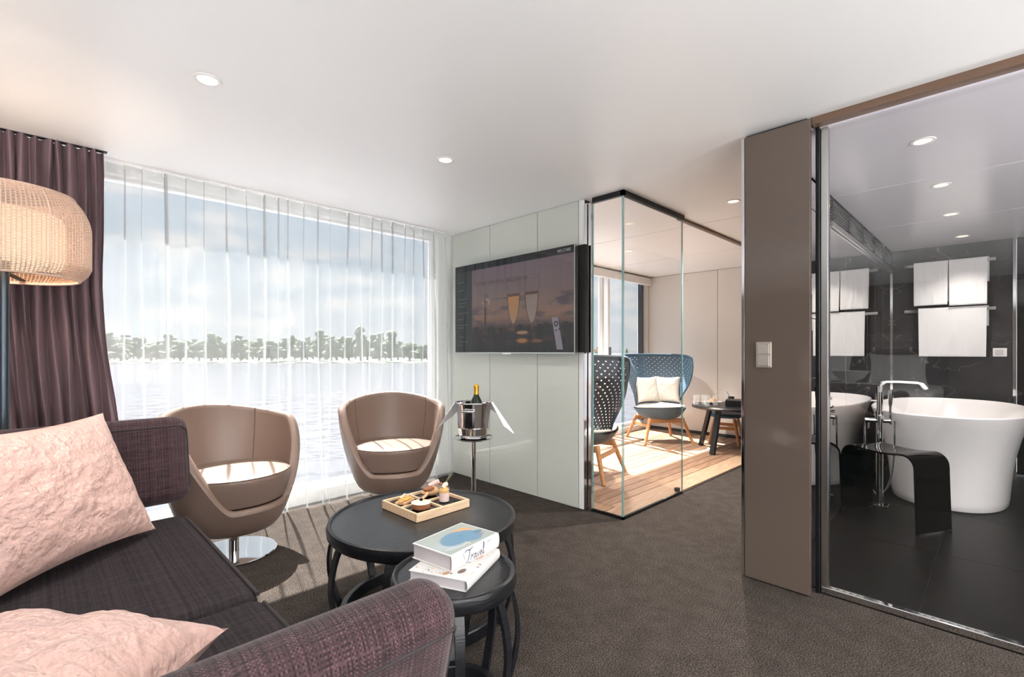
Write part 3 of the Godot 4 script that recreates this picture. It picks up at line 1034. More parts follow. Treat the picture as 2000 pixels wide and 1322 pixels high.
func books() -> void:
	# upper: pale cover with a blue and salmon painted shape; spine lettered Travel in script
	var im := Image.create(256, 184, false, Image.FORMAT_RGB8)
	im.fill(C(166, 176, 170))
	blot(im, Vector2(60, 120), Vector2(80, 60), C(176, 188, 192), 0.2, 0.7)
	blot(im, Vector2(190, 60), Vector2(58, 26), C(216, 164, 140), 0.35, 0.5)
	blot(im, Vector2(206, 50), Vector2(26, 14), C(220, 172, 108), 0.2, 0.6)
	blot(im, Vector2(118, 92), Vector2(80, 52), C(110, 148, 172), -0.3, 0.2)
	blot(im, Vector2(168, 110), Vector2(58, 58), C(108, 146, 172), 0.2, 0.15)
	blot(im, Vector2(222, 112), Vector2(22, 16), C(96, 132, 158), 0, 0.2)
	blot(im, Vector2(150, 90), Vector2(12, 7), C(96, 128, 160), 0.8, 0.4)
	blot(im, Vector2(212, 138), Vector2(22, 8), C(150, 132, 148), 0.2, 0.4)
	stroke(im, [Vector2(20, 140), Vector2(90, 158), Vector2(120, 152), Vector2(118, 168)], 2.0, C(226, 232, 230))
	for k in 4:
		im.fill_rect(Rect2i([0, 0, 0, 252][k], [0, 180, 0, 0][k], [256, 256, 4, 4][k], [4, 4, 184, 184][k]), C(238, 238, 234))
	var sp := Image.create(384, 80, false, Image.FORMAT_RGB8)
	sp.fill(C(226, 224, 222))
	var ink := C(70, 76, 92)
	# T r a v e l, written as joined strokes
	var o := Vector2(120, 0)
	stroke(sp, [o + Vector2(-18, 22), o + Vector2(-6, 16), o + Vector2(22, 20), o + Vector2(44, 12)], 2.6, ink)
	stroke(sp, [o + Vector2(18, 18), o + Vector2(10, 40), o + Vector2(0, 60), o + Vector2(-10, 62)], 3.4, ink)
	stroke(sp, [o + Vector2(24, 60), o + Vector2(30, 40), o + Vector2(34, 46), o + Vector2(44, 40)], 2.6, ink)
	stroke(sp, [o + Vector2(66, 44), o + Vector2(54, 42), o + Vector2(48, 54), o + Vector2(56, 61), o + Vector2(66, 46), o + Vector2(66, 58), o + Vector2(76, 58)], 2.6, ink)
	stroke(sp, [o + Vector2(78, 42), o + Vector2(84, 60), o + Vector2(96, 40)], 2.6, ink)
	stroke(sp, [o + Vector2(100, 52), o + Vector2(112, 46), o + Vector2(108, 40), o + Vector2(100, 50), o + Vector2(104, 61), o + Vector2(118, 56)], 2.6, ink)
	stroke(sp, [o + Vector2(120, 56), o + Vector2(134, 20), o + Vector2(130, 14), o + Vector2(124, 34), o + Vector2(126, 60), o + Vector2(136, 56)], 2.8, ink)
	stroke(sp, [o + Vector2(-32, 24), o + Vector2(-26, 44)], 1.5, ink)
	stroke(sp, [o + Vector2(160, 24), o + Vector2(190, 20)], 1.2, ink)
	book("travel_book", "thick white hardback with a blue and salmon cover, topmost on the small table", V(0.949, 0.4455, -1.207), 0.16, 0.224, 0.162, 0.046, im, sp)
	# lower: white cover strewn with small drawings
	im = Image.create(256, 200, false, Image.FORMAT_RGB8)
	im.fill(C(222, 220, 218))
	rng.seed = 33
	var inks := [C(150, 108, 76), C(84, 62, 56), C(120, 120, 132), C(210, 170, 156), C(64, 66, 76), C(176, 194, 190), C(226, 196, 160)]
	for k in 70:
		var c := Vector2(rng.randf() * 256, rng.randf() * 200)
		blot(im, c, Vector2(rng.randf_range(2, 9), rng.randf_range(2, 6)), inks[rng.randi() % inks.size()], rng.randf() * PI, 0.4)
	blot(im, Vector2(170, 168), Vector2(20, 14), C(222, 176, 158), 0.1, 0.3)
	blot(im, Vector2(176, 166), Vector2(8, 6), C(206, 150, 110), 0.1, 0.3)
	blot(im, Vector2(205, 150), Vector2(30, 12), C(126, 122, 134), -0.4, 0.3)
	blot(im, Vector2(52, 160), Vector2(22, 12), C(92, 66, 56), 0.2, 0.3)
	blot(im, Vector2(20, 120), Vector2(16, 10), C(178, 132, 92), 0.6, 0.3)
	sp = Image.create(64, 16, false, Image.FORMAT_RGB8)
	sp.fill(C(226, 224, 222))
	book("picture_book", "white paperback strewn with small drawings under the thick book", V(0.920, 0.4125, -1.172), 0.42, 0.236, 0.186, 0.032, im, sp)

func tray() -> void:
	var t := thing("serving_tray", "square pale wood tray with four black compartments on the round table", "tray", V(1.228, 0.3925, -1.778), 0.02)
	var hw := 0.14
	var hd := 0.132
	for s in [-1.0, 1.0]:
		part(t, "side", mb().rbox(V(-hw, 0, s * (hd - 0.005) - 0.005), V(hw, 0.036, s * (hd - 0.005) + 0.005), 0.003), M.pale_wood)
		part(t, "side", mb().rbox(V(s * (hw - 0.005) - 0.005, 0, -hd + 0.0102), V(s * (hw - 0.005) + 0.005, 0.036, hd - 0.0102), 0.003), M.pale_wood)
	part(t, "divider", mb().rbox(V(-hw + 0.0102, 0.006, -0.005), V(hw - 0.0102, 0.033, 0.005), 0.002, 1), M.pale_wood)
	for s in [-1.0, 1.0]:
		part(t, "divider", mb().rbox(V(-0.005, 0.006, s * 0.063 - 0.0575), V(0.005, 0.033, s * 0.063 + 0.0575), 0.002, 1), M.pale_wood)
		for q in [-1.0, 1.0]:
			part(t, "slate", mb().rbox(V(s * 0.067 - 0.061, 0.002, q * 0.063 - 0.057), V(s * 0.067 + 0.061, 0.025, q * 0.063 + 0.057), 0.002, 1), M.black_gloss)
	var at: Vector3 = t.position + V(0, 0.0255, 0)
	# toast fingers, cell on the window side left
	var c := thing("toast_fingers", "strips of toast with yellow topping in the tray", "canape", at + V(-0.072, 0.0005, -0.058), 0.5, "")
	for k in 3:
		part(c, "toast", mb().rbox(V(-0.042, 0.0, -0.024 + k * 0.018), V(0.040, 0.012 + 0.004 * (k % 2), -0.008 + k * 0.018), 0.003), M.toast)
	part(c, "topping", mb().rbox(V(-0.025, 0.0125, -0.016), V(0.028, 0.021, 0.022), 0.004), M.custard)
	part(c, "curl", mb().tube([V(-0.02, 0.024, -0.01), V(0.0, 0.036, 0.0), V(0.018, 0.026, 0.006)], 0.004, 6), M.cream_food)
	c = thing("cracker", "open sandwich on round bread with an olive in the tray", "canape", at + V(-0.066, 0.0005, 0.060), -0.3, "")
	part(c, "bread", mb().lathe([Vector2(0, 0), Vector2(0.034, 0.0), Vector2(0.040, 0.006), Vector2(0.040, 0.016), Vector2(0.034, 0.022), Vector2(0, 0.024)], 24), M.brown_food)
	part(c, "spread", mb().lathe([Vector2(0, 0.034), Vector2(0.03, 0.030), Vector2(0.042, 0.026), Vector2(0.040, 0.0235), Vector2(0.0, 0.0245)], 24), M.cream_food)
	part(c, "olive", mb().lathe([Vector2(0, 0.030), Vector2(0.007, 0.034), Vector2(0.008, 0.040), Vector2(0, 0.044)], 12), M.black_gloss)
	part(c, "bread_stick", mb().tube([V(0.0, 0.036, -0.005), V(0.03, 0.042, -0.03), V(0.042, 0.05, -0.042)], 0.006, 6), M.toast)
	c = thing("pastry", "glazed brown pastry slice in the tray", "canape", at + V(0.066, 0.0015, -0.064), 0.0, "")
	part(c, "crust", mb().grid(func(u, v):
		var a: float = u * TAU
		var s: float = sin(v * PI)
		return V(cos(a) * 0.044 * s, 0.019 + 0.019 * -cos(v * PI) * (1.0 + 0.25 * cos(a)), sin(a) * 0.032 * s), 20, 10, true), M.toast)
	part(c, "filling", mb().grid(func(u, v):
		var a: float = u * TAU
		var s: float = sin(v * PI)
		return V(-0.012 + cos(a) * 0.030 * s, 0.034 + 0.012 * -cos(v * PI), 0.008 + sin(a) * 0.022 * s), 16, 8, true), M.brown_food)
	part(c, "ham_fold", mb().tube([V(0.01, 0.038, -0.02), V(0.03, 0.052, -0.005), V(0.042, 0.06, 0.01)], 0.010, 7), M.pink_mousse)
	c = thing("dessert_glass", "small glass of pink mousse with a garnish stick in the tray", "dessert", at + V(0.062, 0.0005, 0.050), 0.0, "")
	part(c, "cup", mb().lathe([Vector2(0, 0), Vector2(0.0215, 0.0), Vector2(0.0225, 0.003), Vector2(0.0225, 0.062)], 28), M.tumbler_glass)
	part(c, "mousse", mb().lathe([Vector2(0, 0.003), Vector2(0.0215, 0.003), Vector2(0.0215, 0.040), Vector2(0, 0.040)], 28), M.pink_mousse)
	part(c, "custard", mb().lathe([Vector2(0, 0.0402), Vector2(0.0215, 0.0402), Vector2(0.0215, 0.052), Vector2(0.012, 0.062), Vector2(0, 0.066)], 28), M.custard)
	part(c, "cream", mb().tube([V(-0.014, 0.062, 0.004), V(0.0, 0.070, 0.0), V(0.016, 0.074, -0.004)], 0.010, 8), M.cream_food)
	part(c, "garnish", mb().tube([V(-0.004, 0.066, 0), V(0.02, 0.086, -0.006), V(0.045, 0.104, -0.012)], 0.0045, 7, false, [0.8, 1.0, 1.3]), M.herb)
	part(c, "berry", mb().lathe([Vector2(0, 0.070), Vector2(0.008, 0.075), Vector2(0.008, 0.084), Vector2(0, 0.089)], 12), M.brown_food).position = V(-0.019, 0, 0)

func champagne() -> void:
	var at := V(1.763, 0, -2.086)
	var t := thing("bucket_stand", "slim chrome floor stand carrying the champagne bucket", "stand", at)
	part(t, "base", mb().lathe([Vector2(0, 0.001), Vector2(0.13, 0.001), Vector2(0.13, 0.008), Vector2(0.03, 0.02), Vector2(0.012, 0.04)], 40), M.chrome)
	part(t, "pole", mb().lathe([Vector2(0.0125, 0.03), Vector2(0.0125, 0.56), Vector2(0.02, 0.588)], 20), M.chrome)
	part(t, "plate", mb().lathe([Vector2(0, 0.588), Vector2(0.095, 0.588), Vector2(0.112, 0.596), Vector2(0.113, 0.600), Vector2(0.094, 0.594), Vector2(0, 0.594)], 48), M.chrome)
	t = thing("champagne_bucket", "polished steel champagne bucket on the stand", "ice bucket", at + V(0, 0.595, 0))
	var prof := [Vector2(0, 0.0), Vector2(0.070, 0.0), Vector2(0.080, 0.006), Vector2(0.088, 0.055), Vector2(0.0895, 0.058), Vector2(0.0895, 0.062), Vector2(0.0885, 0.066), Vector2(0.094, 0.16), Vector2(0.098, 0.195), Vector2(0.102, 0.198), Vector2(0.100, 0.203), Vector2(0.094, 0.198), Vector2(0.090, 0.16), Vector2(0.082, 0.03), Vector2(0, 0.03)]
	part(t, "bowl", mb().lathe(prof, 56), M.chrome)
	for a in [2.55, -0.6]:
		var d := V(cos(a), 0, sin(a))
		var sd := V(-sin(a), 0, cos(a))
		part(t, "handle", mb().tube([d * 0.095 + sd * 0.03 + V(0, 0.165, 0), d * 0.118 + sd * 0.03 + V(0, 0.160, 0), d * 0.118 - sd * 0.03 + V(0, 0.160, 0), d * 0.095 - sd * 0.03 + V(0, 0.165, 0)], 0.006, 8), M.chrome)
	t = thing("champagne_bottle", "dark bottle with a gold foil neck in the bucket", "bottle", at + V(0.015, 0.626, 0.005))
	part(t, "bottle", mb().lathe([Vector2(0, 0.0), Vector2(0.043, 0.0), Vector2(0.044, 0.13), Vector2(0.03, 0.18), Vector2(0.016, 0.205), Vector2(0.0145, 0.215)], 28), M.bottle_glass)
	part(t, "foil", mb().lathe([Vector2(0.0148, 0.213), Vector2(0.0142, 0.245), Vector2(0.0165, 0.250), Vector2(0.0165, 0.262), Vector2(0.011, 0.270), Vector2(0, 0.272)], 24), M.gold_foil)
	# napkin over the bucket: a square cloth draped diagonally
	t = thing("napkin", "white cloth napkin draped over the champagne bucket", "napkin", at + V(0, 0.7965, 0), -0.78)
	var nap := mb()
	nap.grid(func(u, v):
		var k: float = u * 2.0 - 1.0
		var a: float = k * 1.95
		var out := V(sin(a), 0, -cos(a))
		var w: float = lerpf(0.30, 1.0, smoothstep(0.25, 0.8, absf(k))) * (1.0 - 0.25 * smoothstep(0.85, 1.0, absf(k)))
		var r: float = 0.107 + 0.115 * v * w + 0.007 * sin(k * 17.0) * v
		return out * r + V(0, 0.010 - 0.185 * v * w - 0.006 * (1.0 - v), 0), 60, 14)
	part(t, "cloth", nap, M.linen_white)

func television() -> void:
	# plane x = const, facing -x; screen from z -3.29 to -2.01
	var w := 1.286
	var h := 0.728
	var t := thing("television", "large flat television showing champagne glasses over a dusk skyline", "television", V(2.58, 1.076, -2.649), -PI / 2)
	# local: x to the viewer's right (world +z), y up, z towards the viewer (world -x)
	part(t, "cabinet", mb().rbox(V(-w / 2, 0, -0.045), V(w / 2, h, -0.001), 0.006), M.black_metal)
	part(t, "mount_panel", mb().box(V(-w / 2 + 0.1, 0.0, -0.079), V(w / 2 + 0.055, h, -0.046)), M.black_gap)
	var fr := mb()
	fr.box(V(-w / 2 - 0.004, -0.008, -0.03), V(w / 2 + 0.006, 0.0, 0.004))
	fr.box(V(w / 2, 0, -0.03), V(w / 2 + 0.006, h + 0.003, 0.004))
	fr.box(V(-w / 2 - 0.004, 0, -0.03), V(-w / 2, h + 0.003, 0.004))
	fr.box(V(-w / 2, h, -0.03), V(w / 2, h + 0.003, 0.004))
	part(t, "bezel", fr, M.satin_steel)
	part(t, "badge", mb().rbox(V(-0.055, -0.014, -0.002), V(0.03, -0.002, 0.007), 0.002, 1), M.white_plastic)
	var W := 640
	var HH := 362
	var im := Image.create(W, HH, false, Image.FORMAT_RGB8)
	var f := noise(0.01, 4, 81)
	var sky := Gradient.new()
	sky.offsets = PackedFloat32Array([0.0, 0.35, 0.62, 0.70, 0.74, 1.0])
	sky.colors = PackedColorArray([C(104, 88, 98), C(112, 94, 92), C(128, 96, 80), C(96, 74, 66), C(50, 40, 38), C(26, 22, 24)])
	for y in HH:
		for x in W:
			var c := sky.sample(float(y) / HH)
			var k := f.get_noise_2d(x * 0.6, y * 2.2)
			if y > 150 and y < 262:
				c = c.lerp(C(62, 56, 62), clampf(k * 1.6, 0, 0.7))
			if y >= 262:
				c = c.lerp(C(118, 78, 48), clampf(f.get_noise_2d(x * 1.2 + 300, y * 5.0) * 1.2, 0, 0.55) * (1.0 - float(y - 262) / 100.0))
			im.set_pixel(x, y, c)
	im.fill_rect(Rect2i(0, 0, W, 26), C(12, 12, 13))
	im.fill_rect(Rect2i(0, 26, 108, HH - 26), C(42, 44, 42))
	rng.seed = 8
	for y in [66, 100, 138, 154, 168, 196, 222, 246, 258, 296, 316, 330]:   # unreadable menu lines
		im.fill_rect(Rect2i(14, y, 30 + rng.randi() % 46, 4), C(78, 82, 78))
	# skyline
	for k in 26:
		var x := 112 + rng.randi() % 500
		im.fill_rect(Rect2i(x, 256 + rng.randi() % 12, 6 + rng.randi() % 22, 40), C(40, 33, 32))
	# tower topped by a winged figure
	im.fill_rect(Rect2i(186, 190, 10, 98), C(62, 50, 48))
	im.fill_rect(Rect2i(182, 184, 18, 10), C(74, 58, 54))
	stroke(im, [Vector2(191, 184), Vector2(190, 150), Vector2(196, 140)], 4.0, C(84, 70, 66))
	stroke(im, [Vector2(180, 168), Vector2(172, 160)], 3.0, C(166, 132, 112))
	stroke(im, [Vector2(196, 150), Vector2(214, 156), Vector2(208, 172)], 5.0, C(150, 126, 116))
	stroke(im, [Vector2(182, 138), Vector2(190, 128), Vector2(202, 132), Vector2(206, 142)], 2.2, C(84, 68, 64))
	# two champagne flutes
	for g in [[350, C(176, 118, 60)], [444, C(132, 112, 104)]]:
		var gx: int = g[0]
		for y in range(140, 254):
			var q := (y - 140) / 114.0
			var hw: float = 34.0 * pow(1.0 - q * q * 0.98, 0.62)
			for x in range(int(gx - hw), int(gx + hw) + 1):
				if x < 0 or x >= W:
					continue
				var edge := absf(x - gx) / maxf(hw, 1.0)
				var c: Color = (g[1] as Color).lerp(C(150, 132, 122), q * 0.6)
				if q < 0.09:
					c = C(84, 56, 46)
				elif edge > 0.90:
					c = C(64, 48, 44)
				im.set_pixel(x, y, im.get_pixel(x, y).lerp(c, 0.9))
		for s in [-1.0, 1.0]:
			stroke(im, [Vector2(gx + s * 34, 140), Vector2(gx + s * 34.5, 84)], 1.1, C(84, 70, 72))
		var el := []
		for k in 25:
			el.append(Vector2(gx + 34 * cos(TAU * k / 24), 84 + 8 * sin(TAU * k / 24)))
		stroke(im, el, 1.1, C(90, 76, 80))
		stroke(im, [Vector2(gx, 252), Vector2(gx, 276)], 1.4, C(96, 80, 74))
	blot(im, Vector2(396, 288), Vector2(40, 9), C(150, 112, 84), 0, 0.5)
	blot(im, Vector2(396, 318), Vector2(44, 14), C(156, 106, 60), 0, 0.7)
	blot(im, Vector2(470, 320), Vector2(46, 10), C(120, 80, 52), 0, 0.8)
	# remote control
	for y in range(240, 352):
		var q := (y - 240) / 112.0
		for x in range(int(540 + q * 24), int(568 + q * 24)):
			im.set_pixel(x, y, C(132, 122, 132))
	blot(im, Vector2(559, 262), Vector2(11, 11), C(58, 52, 58), 0, 0.2)
	blot(im, Vector2(559, 262), Vector2(5, 5), C(132, 122, 132), 0, 0.2)
	blot(im, Vector2(559, 285), Vector2(4, 4), C(58, 52, 58), 0, 0.2)
	blot(im, Vector2(574, 281), Vector2(4, 4), C(58, 52, 58), 0, 0.2)
	var sm := mat("television_screen", C(6, 6, 7), 0.06)
	sm.emission_enabled = true
	sm.emission_texture = tex(im)
	sm.emission = Color.BLACK
	sm.emission_energy_multiplier = 0.45
	sm.texture_repeat = false
	var b := mb()
	b.face(V(-w / 2, 0, 0), V(w / 2, 0, 0), V(w / 2, h, 0), V(-w / 2, h, 0), Vector3.BACK)
	part(t, "screen", b, sm)
	var txt := func(s: String, x: float, y: float, size: float, m: Material) -> void:
		var tm := TextMesh.new()
		tm.text = s
		var sf := SystemFont.new()
		sf.font_names = PackedStringArray(["Droid Sans"])
		tm.font = sf
		tm.font_size = 32
		tm.pixel_size = size / 32.0
		tm.depth = 0.0006
		tm.horizontal_alignment = HORIZONTAL_ALIGNMENT_LEFT
		var o := MeshInstance3D.new()
		o.name = "screen_text"
		o.mesh = tm
		o.material_override = m
		o.position = V(x, y, 0.0008)
		t.add_child(o, true)
	txt.call("WELCOME", w / 2 - 0.150, h - 0.028, 0.026, emit("screen_text_pale", C(120, 122, 124), 0.5))
	txt.call("WELCOME ONTO THE SCENIC DIAMOND", -w / 2 + 0.25, h - 0.175, 0.033, emit("screen_text_dark", C(60, 48, 50), 0.35))

func small_wall_things() -> void:
	var t := thing("light_switch", "silver double rocker light switch on the taupe pier", "light switch", V(2.4195, 1.066, -0.770), -PI / 2)
	part(t, "frame", mb().rbox(V(-0.034, -0.060, -0.0005), V(0.034, 0.060, 0.008), 0.005), M.switch_silver)
	for s in [-1.0, 1.0]:
		part(t, "rocker", mb().rbox(V(-0.026, s * 0.028 - 0.024, 0.0082), V(0.026, s * 0.028 + 0.024, 0.014), 0.003), M.switch_silver)
	t = thing("wall_socket", "white wall socket plate on the dark stone", "wall socket", V(6.0995, 1.075, 0.010), -PI / 2)
	part(t, "frame", mb().rbox(V(-0.045, -0.038, -0.0005), V(0.045, 0.038, 0.008), 0.006), M.white_plastic)
	part(t, "insert", mb().rbox(V(-0.030, -0.026, 0.0082), V(0.022, 0.026, 0.011), 0.003), M.paper)
	part(t, "key", mb().rbox(V(0.026, -0.02, 0.0082), V(0.034, 0.02, 0.011), 0.002, 1), M.white_plastic)

func downlights() -> void:
	var spots := [
		[0.47, H, -2.126, "round recessed ceiling spotlight in front of the mauve curtain"],
		[1.582, H, -2.108, "round recessed ceiling spotlight above the coffee table"],
		[3.43, H, -1.289, "round recessed ceiling spotlight over the passage"],
		[4.354, H, -2.682, "round recessed ceiling spotlight over the deck room"],
		[2.993, HB, -0.251, "round bathroom spotlight next to the glass pane"],
		[3.859, HB, -0.241, "second bathroom spotlight from the glass pane"],
		[4.727, HB, -0.243, "third bathroom spotlight from the glass pane, above the tub"],
		[5.698, HB, -0.217, "round bathroom spotlight next to the towel wall"],
		[1.582, H, 0.6, ""], [0.47, H, 0.6, ""], [-0.7, H, 0.6, ""], [-1.9, H, -0.5, ""], [-1.9, H, 1.2, ""], [1.582, H, 1.7, ""]]  # spots without a label are out of view, lighting the room from behind
	for s in spots:
		var lab: String = s[3] if s[3] else "unseen recessed ceiling spotlight, out of view, lighting the room from behind"
		var t := thing("downlight", lab, "ceiling light", V(s[0], s[1], s[2]), 0, "recessed ceiling spotlights")
		part(t, "trim_ring", mb().lathe([Vector2(0.034, -0.001), Vector2(0.036, -0.004), Vector2(0.046, -0.004), Vector2(0.049, -0.0005)], 32), M.white_lacquer)
		part(t, "lens", mb().disc(V(0, -0.0015, 0), Vector3.DOWN, 0.034, 28), M.downlight_glow)
		var l := SpotLight3D.new()
		l.name = "downlight_beam"
		t.add_child(l, true)
		l.position = V(0, -0.012, 0)
		l.rotation_degrees.x = -90
		l.light_color = Color(1.0, 0.97, 0.93)
		l.light_energy = DOWN_BATH if s[1] == HB else (DOWN_DECK if s[0] > 3.0 else DOWN)
		l.spot_range = 14
		l.spot_attenuation = 2.0
		l.spot_angle = 62.0 if s[1] == H else 54.0
		l.spot_angle_attenuation = 0.9
		l.light_size = 0.03
		l.shadow_enabled = true

# ------------------------------------------------------------------ deck room
func make_wing_chair(label: String, weave_mat: Material) -> Node3D:
	# front +z
	var t := thing("wing_chair", label, "lounge chair", V(0, 0, 0), 0, "woven wing chairs on the deck")
	var surf := func(u: float, v: float) -> Vector3:   # u -1..1 round the back, v 0 seat .. 1 top
		var span := lerpf(0.42, 0.66, smoothstep(0.05, 0.75, v)) * PI
		span *= 1.0 - 0.10 * smoothstep(0.75, 1.0, v)
		var a := u * span
		var rx := lerpf(0.27, 0.41, smoothstep(0.0, 0.9, v))
		var rz := lerpf(0.25, 0.36, smoothstep(0.0, 1.0, v))
		var y := lerpf(0.36, 1.03, v) - 0.05 * pow(absf(u), 4.0) * v
		return V(sin(a) * rx, y, -cos(a) * rz - 0.08 * v + 0.06)
	var nu := 46
	var nv := 26
	var b := mb()
	for a in nu:
		for c in nv:
			var q := []
			for e in [[0.0, 0.0], [1.0, 0.0], [1.0, 1.0], [0.0, 1.0]]:
				q.append(surf.call(((a + e[0]) / nu) * 2.0 - 1.0, (c + e[1]) / nv))
			var nn: Vector3 = (q[1] - q[0]).cross(q[3] - q[0]).normalized()
			var mid: Vector3 = (q[0] + q[1] + q[2] + q[3]) / 4.0
			var hole := (a + c) % 2 == 0 and a > 0 and a < nu - 1 and c > 1 and c < nv - 1
			if not hole:
				b.quad(b.vert(q[0], nn), b.vert(q[1], nn), b.vert(q[2], nn), b.vert(q[3], nn))
				continue
			# a diamond opening between the crossing strands
			var md := []
			for k in 4:
				md.append(mid.lerp((q[k] + q[(k + 1) % 4]) / 2.0, 0.55))
			for k in 4:
				var c0 := b.vert(q[(k + 1) % 4], nn)
				b.tri(c0, b.vert(md[k], nn), b.vert(md[(k + 1) % 4], nn))
				b.tri(b.vert(q[k], nn), c0, b.vert(md[k], nn))
	part(t, "back_shell", b, weave_mat)
	var edge := []
	for k in 13:
		edge.append(surf.call(-1.0, k / 12.0))
	for k in range(1, 24):
		edge.append(surf.call(k / 12.0 - 1.0, 1.0))
	for k in 13:
		edge.append(surf.call(1.0, 1.0 - k / 12.0))
	part(t, "edge_binding", mb().tube(edge, 0.013, 7), weave_mat)
	part(t, "seat_shell", mb().grid(func(u, v):
		var a: float = u * TAU
		var front := maxf(0.0, cos(a))
		var r: float = lerpf(0.06, 1.0, sqrt(v))
		return V(sin(a) * 0.30 * r, 0.265 + 0.125 * v * v + 0.035 * front * v * v, cos(a) * (0.30 + 0.05 * front) * r + 0.04), 40, 10, true), weave_mat)
	part(t, "seat_pad", mb().grid(func(u, v):
		var a: float = u * TAU
		var front := maxf(0.0, cos(a))
		var s: float = sin(v * PI)
		return V(sin(a) * 0.285 * pow(s, 0.6), 0.405 + 0.03 * front + 0.032 * -cos(v * PI), cos(a) * (0.28 + 0.05 * front) * pow(s, 0.6) + 0.05), 40, 12, true), M.cream_cloth)
	for s in [[-1, 1], [1, 1], [-1, -1], [1, -1]]:
		part(t, "leg", mb().tube([V(s[0] * 0.20, 0.29, s[1] * 0.18 + 0.03), V(s[0] * 0.295, 0.001, s[1] * 0.27 + 0.02)], 0.019, 10, false, [1.15, 0.85]), M.oak_leg)
	for s in [-1, 1]:
		part(t, "crossbar", mb().bar([V(-0.20, 0.262, s * 0.185 + 0.03), V(0.20, 0.262, s * 0.185 + 0.03)], 0.05, 0.022, Vector3.UP), M.oak_leg)
		part(t, "crossbar", mb().bar([V(s * 0.225, 0.20, -0.17), V(s * 0.225, 0.20, 0.23)], 0.035, 0.02, Vector3.UP), M.oak_leg)
	return t

